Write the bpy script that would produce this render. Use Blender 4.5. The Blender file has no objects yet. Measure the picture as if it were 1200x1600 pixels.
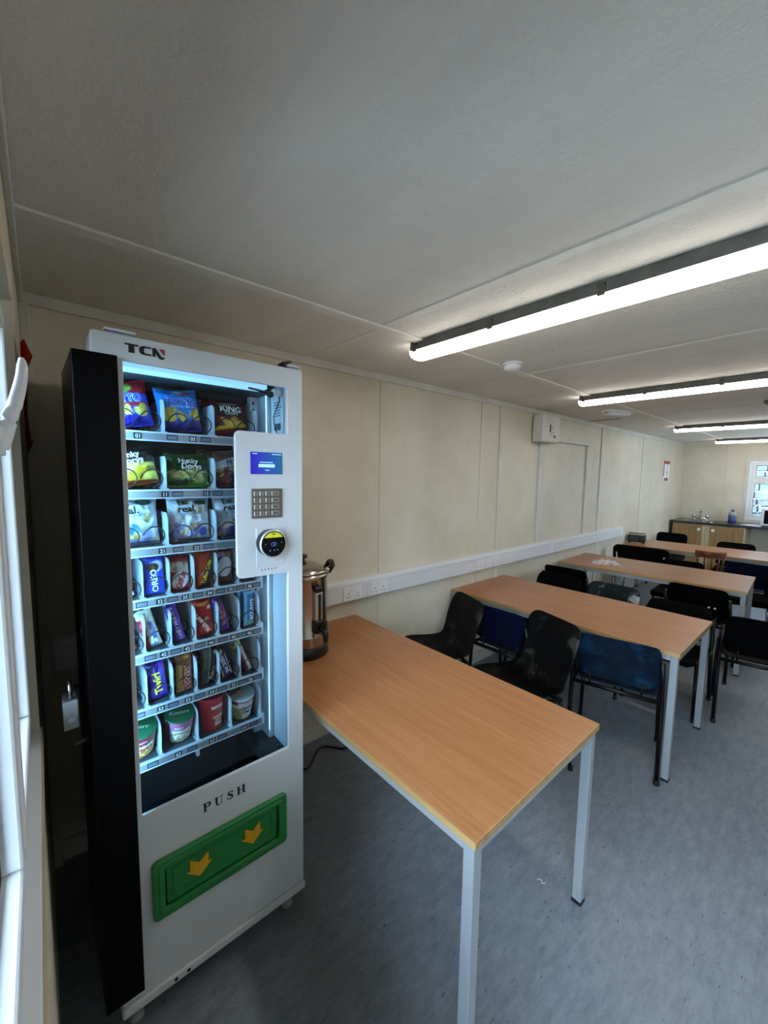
import bpy, bmesh, math, random
from mathutils import Vector, Matrix, noise
from math import pi, sin, cos, radians, sqrt
random.seed(7)
SC = bpy.context.scene
COL = SC.collection

# ------------------------------------------------------------------ colour + materials
def s2l(c):
    return c / 12.92 if c <= 0.04045 else ((c + 0.055) / 1.055) ** 2.4
def hx(h):
    h = h.lstrip('#')
    return tuple(s2l(int(h[i:i + 2], 16) / 255) for i in (0, 2, 4)) + (1.0,)
def mix(a, b, t):
    return tuple(a[i] + (b[i] - a[i]) * t for i in range(3)) + (1.0,)

def mat(name, col, rough=0.5, metal=0.0, spec=0.5, var=0.0, vscale=8.0, bump=0.0, bscale=60.0, stretch=(1, 1, 1), col2=None, coat=0.0):
    m = bpy.data.materials.new(name); m.use_nodes = True
    nt = m.node_tree; N = nt.nodes; L = nt.links
    b = N['Principled BSDF']
    c = hx(col) if isinstance(col, str) else col
    b.inputs['Base Color'].default_value = c
    b.inputs['Roughness'].default_value = rough
    b.inputs['Metallic'].default_value = metal
    b.inputs['Specular IOR Level'].default_value = spec
    b.inputs['Coat Weight'].default_value = coat
    tc = N.new('ShaderNodeTexCoord'); mp = N.new('ShaderNodeMapping')
    mp.inputs['Scale'].default_value = stretch
    L.new(tc.outputs['Object'], mp.inputs['Vector'])
    if var > 0:
        nz = N.new('ShaderNodeTexNoise'); nz.inputs['Scale'].default_value = vscale
        nz.inputs['Detail'].default_value = 5; nz.inputs['Roughness'].default_value = 0.6
        L.new(mp.outputs[0], nz.inputs['Vector'])
        rp = N.new('ShaderNodeValToRGB')
        d = hx(col2) if col2 else tuple(x * (1 - var) for x in c[:3]) + (1,)
        rp.color_ramp.elements[0].position = 0.3; rp.color_ramp.elements[0].color = d
        rp.color_ramp.elements[1].position = 0.7; rp.color_ramp.elements[1].color = c
        L.new(nz.outputs['Fac'], rp.inputs['Fac']); L.new(rp.outputs['Color'], b.inputs['Base Color'])
    if bump > 0:
        n2 = N.new('ShaderNodeTexNoise'); n2.inputs['Scale'].default_value = bscale; n2.inputs['Detail'].default_value = 4
        L.new(mp.outputs[0], n2.inputs['Vector'])
        bp = N.new('ShaderNodeBump'); bp.inputs['Strength'].default_value = bump; bp.inputs['Distance'].default_value = 0.01
        L.new(n2.outputs['Fac'], bp.inputs['Height']); L.new(bp.outputs['Normal'], b.inputs['Normal'])
    return m

def emit(name, col, strength):
    m = bpy.data.materials.new(name); m.use_nodes = True
    b = m.node_tree.nodes['Principled BSDF']
    c = hx(col) if isinstance(col, str) else col
    b.inputs['Base Color'].default_value = c
    b.inputs['Emission Color'].default_value = c
    b.inputs['Emission Strength'].default_value = strength
    return m

def glass_mat(name, tint=(1, 1, 1, 1), ior=1.25, rough=0.02):
    m = bpy.data.materials.new(name); m.use_nodes = True
    nt = m.node_tree; N = nt.nodes; L = nt.links
    N.remove(N['Principled BSDF'])
    t = N.new('ShaderNodeBsdfTransparent'); t.inputs['Color'].default_value = tint
    g = N.new('ShaderNodeBsdfGlossy'); g.inputs['Roughness'].default_value = rough
    fr = N.new('ShaderNodeFresnel'); fr.inputs['IOR'].default_value = ior
    mx = N.new('ShaderNodeMixShader')
    L.new(fr.outputs[0], mx.inputs[0]); L.new(t.outputs[0], mx.inputs[1]); L.new(g.outputs[0], mx.inputs[2])
    L.new(mx.outputs[0], N['Material Output'].inputs['Surface'])
    return m

def print_mat(name, rough=0.32, spec=0.5, metal=0.0, bump=0.0):
    """printed film: colour comes from the artwork stored on the mesh"""
    m = bpy.data.materials.new(name); m.use_nodes = True
    nt = m.node_tree; N = nt.nodes; L = nt.links; b = N['Principled BSDF']
    a = N.new('ShaderNodeAttribute'); a.attribute_name = 'art'
    L.new(a.outputs['Color'], b.inputs['Base Color'])
    b.inputs['Roughness'].default_value = rough; b.inputs['Specular IOR Level'].default_value = spec
    b.inputs['Metallic'].default_value = metal
    if bump:
        tc = N.new('ShaderNodeTexCoord'); n2 = N.new('ShaderNodeTexNoise'); n2.inputs['Scale'].default_value = 30
        n2.inputs['Distortion'].default_value = 1.5
        L.new(tc.outputs['Object'], n2.inputs['Vector'])
        bp = N.new('ShaderNodeBump'); bp.inputs['Strength'].default_value = bump; bp.inputs['Distance'].default_value = 0.02
        L.new(n2.outputs['Fac'], bp.inputs['Height']); L.new(bp.outputs['Normal'], b.inputs['Normal'])
    return m

# ------------------------------------------------------------------ objects
def tag(o, label=None, cat=None, group=None, kind=None):
    if label: o['label'] = label
    if cat: o['category'] = cat
    if group: o['group'] = group
    if kind: o['kind'] = kind
    return o
def empty(name, loc=(0, 0, 0), rz=0.0, label=None, cat=None, group=None):
    o = bpy.data.objects.new(name, None); COL.objects.link(o)
    o.location = loc; o.rotation_euler = (0, 0, rz); o.empty_display_size = 0.1
    return tag(o, label, cat, group)
def copy_tree(o, parent=None):
    c = o.copy(); COL.objects.link(c)
    if parent: c.parent = parent
    for ch in list(o.children): copy_tree(ch, c)
    return c

_txt = {}
def text_geo(s, bold=0.0, shear=0.0, spacing=1.0, fine=0.0):
    """flat lettering: (verts, faces) with cap height 1, centred"""
    k = (s, bold, shear, spacing, fine)
    if k in _txt: return _txt[k]
    cu = bpy.data.curves.new('lettering', 'FONT'); cu.body = s; cu.size = 1.0; cu.offset = bold; cu.shear = shear
    cu.space_character = spacing; cu.resolution_u = 3; cu.align_x = 'CENTER'
    ob = bpy.data.objects.new('lettering', cu); COL.objects.link(ob)
    dg = bpy.context.evaluated_depsgraph_get(); dg.update()
    me = bpy.data.meshes.new_from_object(ob.evaluated_get(dg))
    vs = [Vector((v.co.x, v.co.y)) for v in me.vertices]; fs = [tuple(p.vertices) for p in me.polygons]
    if fine:
        bt = bmesh.new(); bt.from_mesh(me); bmesh.ops.triangulate(bt, faces=bt.faces[:])
        for _ in range(5):
            lo = [e for e in bt.edges if e.calc_length() > fine]
            if not lo: break
            bmesh.ops.subdivide_edges(bt, edges=lo, cuts=1); bmesh.ops.triangulate(bt, faces=[q for q in bt.faces if len(q.verts) > 3])
        bt.verts.index_update(); vs = [Vector((v.co.x, v.co.y)) for v in bt.verts]; fs = [tuple(v.index for v in p.verts) for p in bt.faces]; bt.free()
    bpy.data.objects.remove(ob); bpy.data.curves.remove(cu); bpy.data.meshes.remove(me)
    cap = 0.729
    x0 = min(v.x for v in vs); x1 = max(v.x for v in vs)
    vs = [((v.x - (x0 + x1) / 2) / cap, v.y / cap - 0.5) for v in vs]
    _txt[k] = (vs, fs)
    return _txt[k]

class MB:
    """collects shapes, then links them as ONE mesh object"""
    def __init__(self):
        self.bm = bmesh.new(); self.col = self.bm.verts.layers.float_color.new('art'); self.mi = 0; self.c = (1, 1, 1, 1)
    def v(self, p, c=None):
        w = self.bm.verts.new(p); w[self.col] = c or self.c; return w
    def f(self, vs, smooth=False):
        try: fc = self.bm.faces.new(vs)
        except ValueError: return None
        fc.material_index = self.mi; fc.smooth = smooth; return fc
    def box(self, x0, x1, y0, y1, z0, z1, M=None):
        P = [(x, y, z) for z in (z0, z1) for y in (y0, y1) for x in (x0, x1)]
        if M: P = [M @ Vector(p) for p in P]
        V = [self.v(p) for p in P]
        for q in ((0, 2, 3, 1), (4, 5, 7, 6), (0, 1, 5, 4), (2, 6, 7, 3), (0, 4, 6, 2), (1, 3, 7, 5)): self.f([V[i] for i in q])
        return self
    def rbox(self, x0, x1, y0, y1, z0, z1, r=0.004, seg=2, M=None):
        b = bmesh.new(); L = b.verts.layers.float_color.new('art')
        P = [b.verts.new((x, y, z)) for z in (z0, z1) for y in (y0, y1) for x in (x0, x1)]
        for q in ((0, 2, 3, 1), (4, 5, 7, 6), (0, 1, 5, 4), (2, 6, 7, 3), (0, 4, 6, 2), (1, 3, 7, 5)): b.faces.new([P[i] for i in q])
        bmesh.ops.bevel(b, geom=b.edges[:], offset=r, segments=seg, affect='EDGES', profile=0.5)
        mp = {}
        for w in b.verts: mp[w] = self.v(M @ w.co if M else w.co)
        for fc in b.faces: self.f([mp[w] for w in fc.verts])
        b.free(); return self
    def ring(self, c, r, n, ax, ref, ry=None):
        t = ax.normalized(); u = ref - t * ref.dot(t)
        if u.length < 1e-6: u = Vector((1, 0, 0)) - t * t.x
        u.normalize(); w = t.cross(u); ry = ry or r
        return [self.v(c + u * (r * cos(2 * pi * i / n)) + w * (ry * sin(2 * pi * i / n))) for i in range(n)]
    def tube(self, pts, r, n=8, cap=True, ref=(0, 0, 1), smooth=0):
        P = [Vector(p) for p in pts]
        if smooth:
            Q = []; m = len(P)
            for i in range(m - 1):
                p0, p1, p2, p3 = P[max(i - 1, 0)], P[i], P[i + 1], P[min(i + 2, m - 1)]
                for k in range(smooth):
                    t = k / smooth; Q.append(0.5 * (2 * p1 + (p2 - p0) * t + (2 * p0 - 5 * p1 + 4 * p2 - p3) * t * t + (3 * p1 - p0 - 3 * p2 + p3) * t ** 3))
            P = Q + [P[-1]]
            if isinstance(r, (list, tuple)): r = [r[min(int(j // smooth), m - 1)] + (r[min(int(j // smooth) + 1, m - 1)] - r[min(int(j // smooth), m - 1)]) * (j % smooth) / smooth for j in range(len(P))]
        ref = Vector(ref); R = []
        for i, p in enumerate(P):
            a = (P[min(i + 1, len(P) - 1)] - P[max(i - 1, 0)])
            rr = r[i] if isinstance(r, (list, tuple)) else r
            rf = ref if abs(a.normalized().dot(ref)) < 0.95 else Vector((1, 0.13, 0))
            R.append(self.ring(p, rr, n, a, rf))
        for A, B in zip(R, R[1:]):
            for i in range(n): self.f([A[i], A[(i + 1) % n], B[(i + 1) % n], B[i]], True)
        if cap: self.f(R[0][::-1]); self.f(R[-1])
        return self
    def lathe(self, prof, n=32, c=(0, 0, 0), axis='z', cap=True, colf=None, M=None):
        c = Vector(c); R = []
        for r, h in prof:
            row = []
            for i in range(n):
                a = 2 * pi * i / n
                p = Vector((r * cos(a), r * sin(a), h))
                if axis == 'x': p = Vector((h, r * cos(a), r * sin(a)))
                if axis == 'y': p = Vector((r * cos(a), h, r * sin(a)))
                p = p + c
                if M: p = M @ p
                row.append(self.v(p, colf(a, h) if colf else None))
            R.append(row)
        for A, B in zip(R, R[1:]):
            for i in range(n): self.f([A[i], A[(i + 1) % n], B[(i + 1) % n], B[i]], True)
        if cap: self.f(R[0][::-1]); self.f(R[-1])
        return self
    def poly(self, pts, d, M):
        """extruded outline: pts in local XY, thickness d along local +Z, M places it"""
        A = [self.v(M @ Vector((x, y, 0))) for x, y in pts]; B = [self.v(M @ Vector((x, y, d))) for x, y in pts]
        self.f(A[::-1]); self.f(B); n = len(pts)
        for i in range(n): self.f([A[i], A[(i + 1) % n], B[(i + 1) % n], B[i]])
        return self
    def text(self, s, h, M, bold=0.0, shear=0.0, spacing=1.0, sx=1.0, fn=None):
        vs, fs = text_geo(s, bold, shear, spacing, min(0.35, 0.0035 / h) if fn else 0)
        W = []
        for x, y in vs:
            p = Vector((x * h * sx, y * h, 0)); W.append(self.v(fn(M @ p) if fn else M @ p))
        for q in fs: self.f([W[i] for i in q])
        return self
    def strip(self, cl, M, d=0.0006):
        """variable-width stroke: cl = [(x, y, width)...]"""
        n = len(cl); Lf, Rt = [], []
        for i, (x, y, w) in enumerate(cl):
            a = Vector(cl[max(i - 1, 0)][:2]); b = Vector(cl[min(i + 1, n - 1)][:2]); t = (b - a).normalized(); q = Vector((-t.y, t.x)) * w / 2
            Lf.append((x + q.x, y + q.y)); Rt.append((x - q.x, y - q.y))
        for i in range(n - 1): self.poly([Rt[i], Rt[i + 1], Lf[i + 1], Lf[i]], d, M)
        return self
    def build(self, name, mats, parent=None, bevel=0.0, seg=2, smooth=None, loc=None, rz=None, recalc=True):
        if recalc: bmesh.ops.recalc_face_normals(self.bm, faces=self.bm.faces)
        me = bpy.data.meshes.new(name); self.bm.to_mesh(me); self.bm.free()
        if not isinstance(mats, (list, tuple)): mats = [mats]
        for m in mats: me.materials.append(m)
        o = bpy.data.objects.new(name, me); COL.objects.link(o)
        if parent: o.parent = parent
        if loc: o.location = loc
        if rz is not None: o.rotation_euler = (0, 0, rz)
        if smooth is not None:
            for p in me.polygons: p.use_smooth = smooth
        if bevel:
            bv = o.modifiers.new('bevel', 'BEVEL'); bv.width = bevel; bv.segments = seg; bv.limit_method = 'ANGLE'; bv.angle_limit = radians(40)
        return o

def plate(name, outer, holes, M, thick, m, parent=None, bev=0.0):
    """flat plate with openings: outlines in local XY, thickness centred on local Z"""
    cu = bpy.data.curves.new('outline', 'CURVE'); cu.dimensions = '2D'; cu.fill_mode = 'BOTH'; cu.extrude = max(thick / 2 - bev, 0.0001)
    cu.bevel_depth = bev; cu.bevel_resolution = 1; cu.offset = -bev
    for pts in [outer] + holes:
        s = cu.splines.new('POLY'); s.points.add(len(pts) - 1)
        for q, (x, y) in zip(s.points, pts): q.co = (x, y, 0, 1)
        s.use_cyclic_u = True
    ob = bpy.data.objects.new('outline', cu); COL.objects.link(ob)
    dg = bpy.context.evaluated_depsgraph_get(); dg.update()
    me = bpy.data.meshes.new_from_object(ob.evaluated_get(dg)); bpy.data.objects.remove(ob); bpy.data.curves.remove(cu)
    me.transform(M); me.name = name; me.materials.clear(); me.materials.append(m)
    for p in me.polygons: p.use_smooth = False; p.material_index = 0
    o = bpy.data.objects.new(name, me); COL.objects.link(o)
    if parent: o.parent = parent
    return o
def rrect(x0, x1, y0, y1, r=0.01, n=5):
    P = []
    for cx, cy, a0 in ((x1 - r, y1 - r, 0), (x0 + r, y1 - r, 90), (x0 + r, y0 + r, 180), (x1 - r, y0 + r, 270)):
        for i in range(n + 1):
            a = radians(a0 + 90 * i / n); P.append((cx + r * cos(a), cy + r * sin(a)))
    return P
# local XY -> a plane facing +X (x -> world Y, y -> world Z, z -> world X)
def FX(x, y=0.0, z=0.0, rot=0.0):
    return Matrix.Translation((x, y, z)) @ Matrix(((0, 0, 1, 0), (1, 0, 0, 0), (0, 1, 0, 0), (0, 0, 0, 1))) @ Matrix.Rotation(rot, 4, 'Z')
# plane facing -Y (x -> world X, y -> world Z)
def FY(y, x=0.0, z=0.0):
    return Matrix.Translation((x, y, z)) @ Matrix(((1, 0, 0, 0), (0, 0, -1, 0), (0, 1, 0, 0), (0, 0, 0, 1)))

# ------------------------------------------------------------------ material library
M = {}
def wall_mat(bump=True):
    m = bpy.data.materials.new('cream_wall_board'); m.use_nodes = True
    nt = m.node_tree; N = nt.nodes; L = nt.links; b = N['Principled BSDF']
    tc = N.new('ShaderNodeTexCoord')
    n1 = N.new('ShaderNodeTexNoise'); n1.inputs['Scale'].default_value = 1.6; n1.inputs['Detail'].default_value = 8; n1.inputs['Roughness'].default_value = 0.65
    L.new(tc.outputs['Object'], n1.inputs['Vector'])
    r1 = N.new('ShaderNodeValToRGB'); r1.color_ramp.elements[0].position = 0.32; r1.color_ramp.elements[0].color = hx('c3baa6')
    r1.color_ramp.elements[1].position = 0.62; r1.color_ramp.elements[1].color = hx('d4ccba')
    L.new(n1.outputs['Fac'], r1.inputs['Fac'])
    n2 = N.new('ShaderNodeTexNoise'); n2.inputs['Scale'].default_value = 5.0; n2.inputs['Detail'].default_value = 6; n2.inputs['Roughness'].default_value = 0.7
    L.new(tc.outputs['Object'], n2.inputs['Vector'])
    r2 = N.new('ShaderNodeValToRGB'); r2.color_ramp.elements[0].position = 0.66; r2.color_ramp.elements[0].color = (0, 0, 0, 1)
    r2.color_ramp.elements[1].position = 0.80; r2.color_ramp.elements[1].color = (0.5, 0.5, 0.5, 1)
    L.new(n2.outputs['Fac'], r2.inputs['Fac'])
    mx = N.new('ShaderNodeMix'); mx.data_type = 'RGBA'
    L.new(r2.outputs['Color'], mx.inputs[0]); L.new(r1.outputs['Color'], mx.inputs[6]); mx.inputs[7].default_value = hx('94866a')
    L.new(mx.outputs[2], b.inputs['Base Color'])
    b.inputs['Roughness'].default_value = 0.42; b.inputs['Specular IOR Level'].default_value = 0.35 if bump else 0.0
    n3 = N.new('ShaderNodeTexNoise'); n3.inputs['Scale'].default_value = 90; n3.inputs['Detail'].default_value = 3
    L.new(tc.outputs['Object'], n3.inputs['Vector'])
    bp = N.new('ShaderNodeBump'); bp.inputs['Strength'].default_value = 0.12; bp.inputs['Distance'].default_value = 0.006
    L.new(n3.outputs['Fac'], bp.inputs['Height'])
    if bump: L.new(bp.outputs['Normal'], b.inputs['Normal'])
    return m
def ceil_mat():
    m = bpy.data.materials.new('painted_textured_ceiling'); m.use_nodes = True
    nt = m.node_tree; N = nt.nodes; L = nt.links; b = N['Principled BSDF']
    tc = N.new('ShaderNodeTexCoord')
    n1 = N.new('ShaderNodeTexNoise'); n1.inputs['Scale'].default_value = 0.9; n1.inputs['Detail'].default_value = 9; n1.inputs['Roughness'].default_value = 0.68
    mp = N.new('ShaderNodeMapping'); mp.inputs['Scale'].default_value = (0.6, 3.0, 1)
    L.new(tc.outputs['Object'], mp.inputs['Vector']); L.new(mp.outputs[0], n1.inputs['Vector'])
    r1 = N.new('ShaderNodeValToRGB'); r1.color_ramp.elements[0].position = 0.3; r1.color_ramp.elements[0].color = hx('d4cec6')
    r1.color_ramp.elements[1].position = 0.66; r1.color_ramp.elements[1].color = hx('e5dfd7')
    L.new(n1.outputs['Fac'], r1.inputs['Fac']); L.new(r1.outputs['Color'], b.inputs['Base Color'])
    b.inputs['Roughness'].default_value = 0.7; b.inputs['Specular IOR Level'].default_value = 0.25
    n3 = N.new('ShaderNodeTexNoise'); n3.inputs['Scale'].default_value = 55; n3.inputs['Detail'].default_value = 5; n3.inputs['Roughness'].default_value = 0.7
    L.new(tc.outputs['Object'], n3.inputs['Vector'])
    bp = N.new('ShaderNodeBump'); bp.inputs['Strength'].default_value = 0.6; bp.inputs['Distance'].default_value = 0.01
    L.new(n3.outputs['Fac'], bp.inputs['Height']); L.new(bp.outputs['Normal'], b.inputs['Normal'])
    return m
def floor_mat():
    m = bpy.data.materials.new('blue_grey_streaked_vinyl'); m.use_nodes = True
    nt = m.node_tree; N = nt.nodes; L = nt.links; b = N['Principled BSDF']
    tc = N.new('ShaderNodeTexCoord'); mp = N.new('ShaderNodeMapping'); mp.inputs['Scale'].default_value = (3.2, 1.0, 1)
    mp.inputs['Rotation'].default_value = (0, 0, radians(4))
    L.new(tc.outputs['Object'], mp.inputs['Vector'])
    n1 = N.new('ShaderNodeTexNoise'); n1.inputs['Scale'].default_value = 9; n1.inputs['Detail'].default_value = 10; n1.inputs['Roughness'].default_value = 0.78
    L.new(mp.outputs[0], n1.inputs['Vector'])
    r1 = N.new('ShaderNodeValToRGB')
    r1.color_ramp.elements[0].position = 0.28; r1.color_ramp.elements[0].color = hx('616b76')
    r1.color_ramp.elements[1].position = 0.72; r1.color_ramp.elements[1].color = hx('8a939e')
    L.new(n1.outputs['Fac'], r1.inputs['Fac'])
    # thin dark flecks along the roll, broken up
    n2 = N.new('ShaderNodeTexNoise'); n2.inputs['Scale'].default_value = 30; n2.inputs['Detail'].default_value = 4; n2.inputs['Roughness'].default_value = 0.6
    L.new(mp.outputs[0], n2.inputs['Vector'])
    r2 = N.new('ShaderNodeValToRGB'); r2.color_ramp.elements[0].position = 0.625; r2.color_ramp.elements[0].color = (0, 0, 0, 1)
    r2.color_ramp.elements[1].position = 0.71; r2.color_ramp.elements[1].color = (0.85, 0.85, 0.85, 1)
    L.new(n2.outputs['Fac'], r2.inputs['Fac'])
    mx = N.new('ShaderNodeMix'); mx.data_type = 'RGBA'
    L.new(r2.outputs['Color'], mx.inputs[0]); L.new(r1.outputs['Color'], mx.inputs[6]); mx.inputs[7].default_value = hx('343c48')
    # worn brownish dirt
    n4 = N.new('ShaderNodeTexNoise'); n4.inputs['Scale'].default_value = 1.1; n4.inputs['Detail'].default_value = 6
    L.new(tc.outputs['Object'], n4.inputs['Vector'])
    r4 = N.new('ShaderNodeValToRGB'); r4.color_ramp.elements[0].position = 0.55; r4.color_ramp.elements[0].color = (0, 0, 0, 1)
    r4.color_ramp.elements[1].position = 0.75; r4.color_ramp.elements[1].color = (0.35, 0.35, 0.35, 1)
    L.new(n4.outputs['Fac'], r4.inputs['Fac'])
    m2 = N.new('ShaderNodeMix'); m2.data_type = 'RGBA'
    L.new(r4.outputs['Color'], m2.inputs[0]); L.new(mx.outputs[2], m2.inputs[6]); m2.inputs[7].default_value = hx('827d78')
    L.new(m2.outputs[2], b.inputs['Base Color'])
    b.inputs['Roughness'].default_value = 0.42; b.inputs['Specular IOR Level'].default_value = 0.4
    n3 = N.new('ShaderNodeTexNoise'); n3.inputs['Scale'].default_value = 40; n3.inputs['Detail'].default_value = 4
    L.new(tc.outputs['Object'], n3.inputs['Vector'])
    bp = N.new('ShaderNodeBump'); bp.inputs['Strength'].default_value = 0.15; bp.inputs['Distance'].default_value = 0.006
    L.new(n3.outputs['Fac'], bp.inputs['Height']); L.new(bp.outputs['Normal'], b.inputs['Normal'])
    return m
def wood_mat(name, c0, c1, c2, rough=0.3, axis=0, scale=1.0):
    m = bpy.data.materials.new(name); m.use_nodes = True
    nt = m.node_tree; N = nt.nodes; L = nt.links; b = N['Principled BSDF']
    tc = N.new('ShaderNodeTexCoord'); mp = N.new('ShaderNodeMapping')
    sc = [22 * scale] * 3; sc[axis] = 0.9 * scale
    mp.inputs['Scale'].default_value = sc
    L.new(tc.outputs['Object'], mp.inputs['Vector'])
    n1 = N.new('ShaderNodeTexNoise'); n1.inputs['Scale'].default_value = 2.2; n1.inputs['Detail'].default_value = 7; n1.inputs['Roughness'].default_value = 0.6
    n1.inputs['Distortion'].default_value = 0.25
    L.new(mp.outputs[0], n1.inputs['Vector'])
    r1 = N.new('ShaderNodeValToRGB'); e = r1.color_ramp.elements
    e[0].position = 0.3; e[0].color = hx(c0); e[1].position = 0.68; e[1].color = hx(c2)
    q = e.new(0.5); q.color = hx(c1)
    L.new(n1.outputs['Fac'], r1.inputs['Fac'])
    mp2 = N.new('ShaderNodeMapping'); s2 = [160 * scale] * 3; s2[axis] = 9 * scale; mp2.inputs['Scale'].default_value = s2
    L.new(tc.outputs['Object'], mp2.inputs['Vector'])
    n2 = N.new('ShaderNodeTexNoise'); n2.inputs['Scale'].default_value = 2; n2.inputs['Detail'].default_value = 2
    L.new(mp2.outputs[0], n2.inputs['Vector'])
    r2 = N.new('ShaderNodeValToRGB'); r2.color_ramp.elements[0].position = 0.35; r2.color_ramp.elements[0].color = (0.86, 0.86, 0.86, 1)
    r2.color_ramp.elements[1].position = 0.6; r2.color_ramp.elements[1].color = (1, 1, 1, 1)
    L.new(n2.outputs['Fac'], r2.inputs['Fac'])
    mx = N.new('ShaderNodeMix'); mx.data_type = 'RGBA'; mx.blend_type = 'MULTIPLY'; mx.inputs[0].default_value = 1
    L.new(r1.outputs['Color'], mx.inputs[6]); L.new(r2.outputs['Color'], mx.inputs[7]); L.new(mx.outputs[2], b.inputs['Base Color'])
    b.inputs['Roughness'].default_value = rough; b.inputs['Specular IOR Level'].default_value = 0.45
    return m
def scuffed(name, base, scuff, thr=0.62, rough=0.5):
    m = mat(name, base, rough, 0, 0.12)
    nt = m.node_tree; N = nt.nodes; L = nt.links; b = N['Principled BSDF']
    tc = N.new('ShaderNodeTexCoord'); n = N.new('ShaderNodeTexNoise'); n.inputs['Scale'].default_value = 9; n.inputs['Detail'].default_value = 8
    n.inputs['Roughness'].default_value = 0.72; n.inputs['Distortion'].default_value = 0.6
    L.new(tc.outputs['Object'], n.inputs['Vector'])
    r = N.new('ShaderNodeValToRGB'); r.color_ramp.elements[0].position = thr - 0.05; r.color_ramp.elements[0].color = hx(base)
    r.color_ramp.elements[1].position = thr + 0.12; r.color_ramp.elements[1].color = hx(scuff)
    L.new(n.outputs['Fac'], r.inputs['Fac']); L.new(r.outputs['Color'], b.inputs['Base Color'])
    return m
M['wall'] = wall_mat(); M['wall_smooth'] = wall_mat(False); M['ceil'] = ceil_mat(); M['floor'] = floor_mat()
M['trim'] = mat('off_white_painted_trim', 'd2cfc6', 0.5, var=0.18, vscale=5, bump=0.1, bscale=40)
M['ctrim'] = mat('grey_white_ceiling_strip', 'e6e2da', 0.55, var=0.12, vscale=6, bump=0.1, bscale=40)
M['upvc'] = mat('white_plastic_frame', 'e6eaee', 0.3, var=0.06, vscale=4)
M['seal'] = mat('black_rubber_seal', '15161a', 0.6)
M['sillwood'] = mat('cream_painted_timber', 'c9bda0', 0.7, 0, 0.0, var=0.35, vscale=14, stretch=(0.4, 4, 4))
M['wglass'] = glass_mat('window_glass')
M['trunk'] = mat('white_plastic_trunking', 'd9dade', 0.35, var=0.1, vscale=3, stretch=(1, 0.4, 3))
M['socket'] = mat('white_moulded_socket', 'dfe0e2', 0.3)
M['hole'] = mat('black_recess', '0a0a0c', 0.8)
M['white'] = mat('white_powder_coat', 'c8cdd2', 0.38, var=0.05, vscale=3)
M['inner'] = mat('white_sheet_metal', 'c9d6de', 0.45, var=0.04, vscale=5)
M['tray'] = mat('shade_grey_tray', '4c545a', 0.5, 0.2, var=0.1, vscale=9)  # tray colour darkened to stand for the shade deep inside the shelves
M['dkinner'] = mat('interior_shade_grey', '23282d', 0.6, var=0.2, vscale=6)  # dark tone painted in for the unlit back and top of the interior
M['black'] = mat('black_steel_sheet', '030304', 0.32, 0.0, 0.12, var=0.2, vscale=4)
M['bin'] = mat('black_bin_plastic', '16191c', 0.5)
M['strip'] = mat('grey_price_rail', '8d9196', 0.4, 0.3, var=0.1, vscale=12)
M['tagb'] = mat('black_price_tag', '0b0d14', 0.4)
M['tagn'] = mat('navy_price_tag', '1c2438', 0.4)
M['ink'] = mat('white_print', 'e8ecf0', 0.5)
M['inkd'] = mat('dim_print', '7f8896', 0.5)
M['blackink'] = mat('black_print', '101012', 0.45)
M['redink'] = mat('red_print', '9c2832', 0.45)
M['coil'] = mat('black_coated_wire', '0b0b0d', 0.4)
M['green'] = mat('green_moulded_plastic', '1f7a36', 0.42, var=0.12, vscale=6)
M['yellow'] = mat('yellow_moulded_plastic', 'dba818', 0.4, var=0.08, vscale=10)
M['vglass'] = glass_mat('display_glass')
M['chrome'] = mat('polished_steel', 'c8c8ca', 0.16, 1.0)
M['steel'] = mat('brushed_stainless', 'b9b2aa', 0.22, 1.0, var=0.08, vscale=4, stretch=(1, 1, 12))
M['keyplate'] = mat('brushed_keypad_steel', '7c776f', 0.38, 0.7, var=0.15, vscale=20, stretch=(1, 1, 8))
M['key'] = mat('steel_key', '938f8c', 0.35, 0.6)
M['bplastic'] = mat('black_plastic', '0d0d0f', 0.35, bump=0.05, bscale=200)
M['gloss'] = mat('black_glossy_face', '030304', 0.15, 0, 0.2)
M['lime'] = mat('lime_print', 'd6d02a', 0.4)
M['silver'] = mat('silver_ring', 'd8dade', 0.25, 0.6)
M['top'] = wood_mat('beech_laminate', '9a6439', 'a56d43', 'ae774c', 0.3)
M['edge'] = wood_mat('pale_beech_edging', '9c7748', 'ab8655', 'b99463', 0.4)
M['tsteel'] = mat('grey_painted_steel', '92969a', 0.42, 0.0, 0.5, var=0.08, vscale=9)
M['foot'] = mat('black_rubber_foot', '0c0c0e', 0.7)
M['shell'] = scuffed('scuffed_black_poly', '050506', '47453f', 0.62, 0.5)
M['shellg'] = scuffed('slate_poly_white_specks', '141a1c', 'c9cdc6', 0.63, 0.5)  # random white specks over the slate base
M['navy'] = scuffed('navy_poly', '080d24', '1c2748', 0.68, 0.5)
M['blue'] = scuffed('blue_poly_chalky_wear', '0a1724', '15304a', 0.54, 0.55)
M['plain'] = mat('plain_black_poly', '040405', 0.65, 0, 0.04)
M['pad'] = mat('black_upholstery', '040405', 0.9, 0, 0.1, bump=0.2, bscale=200)
M['ctube'] = mat('black_enamelled_tube', '060608', 0.35, 0, 0.25)
M['chair_wood'] = wood_mat('dark_varnished_beech', '4a2413', '6b3820', '86492b', 0.3, axis=0, scale=2)
M['fixture'] = mat('grey_batten_body', '6c6b65', 0.55, var=0.3, vscale=10, col2='4a4945')
M['clip'] = mat('dull_steel_clip', '5b5851', 0.4, 0.6)
M['tube'] = emit('lit_diffuser', (1.0, 0.955, 0.88, 1), 8.0)
M['led'] = emit('lit_led_strip', (0.30, 0.64, 0.95, 1), 0.50)
M['led2'] = emit('lit_led_column', (0.26, 0.66, 1.0, 1), 38.0)
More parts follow.
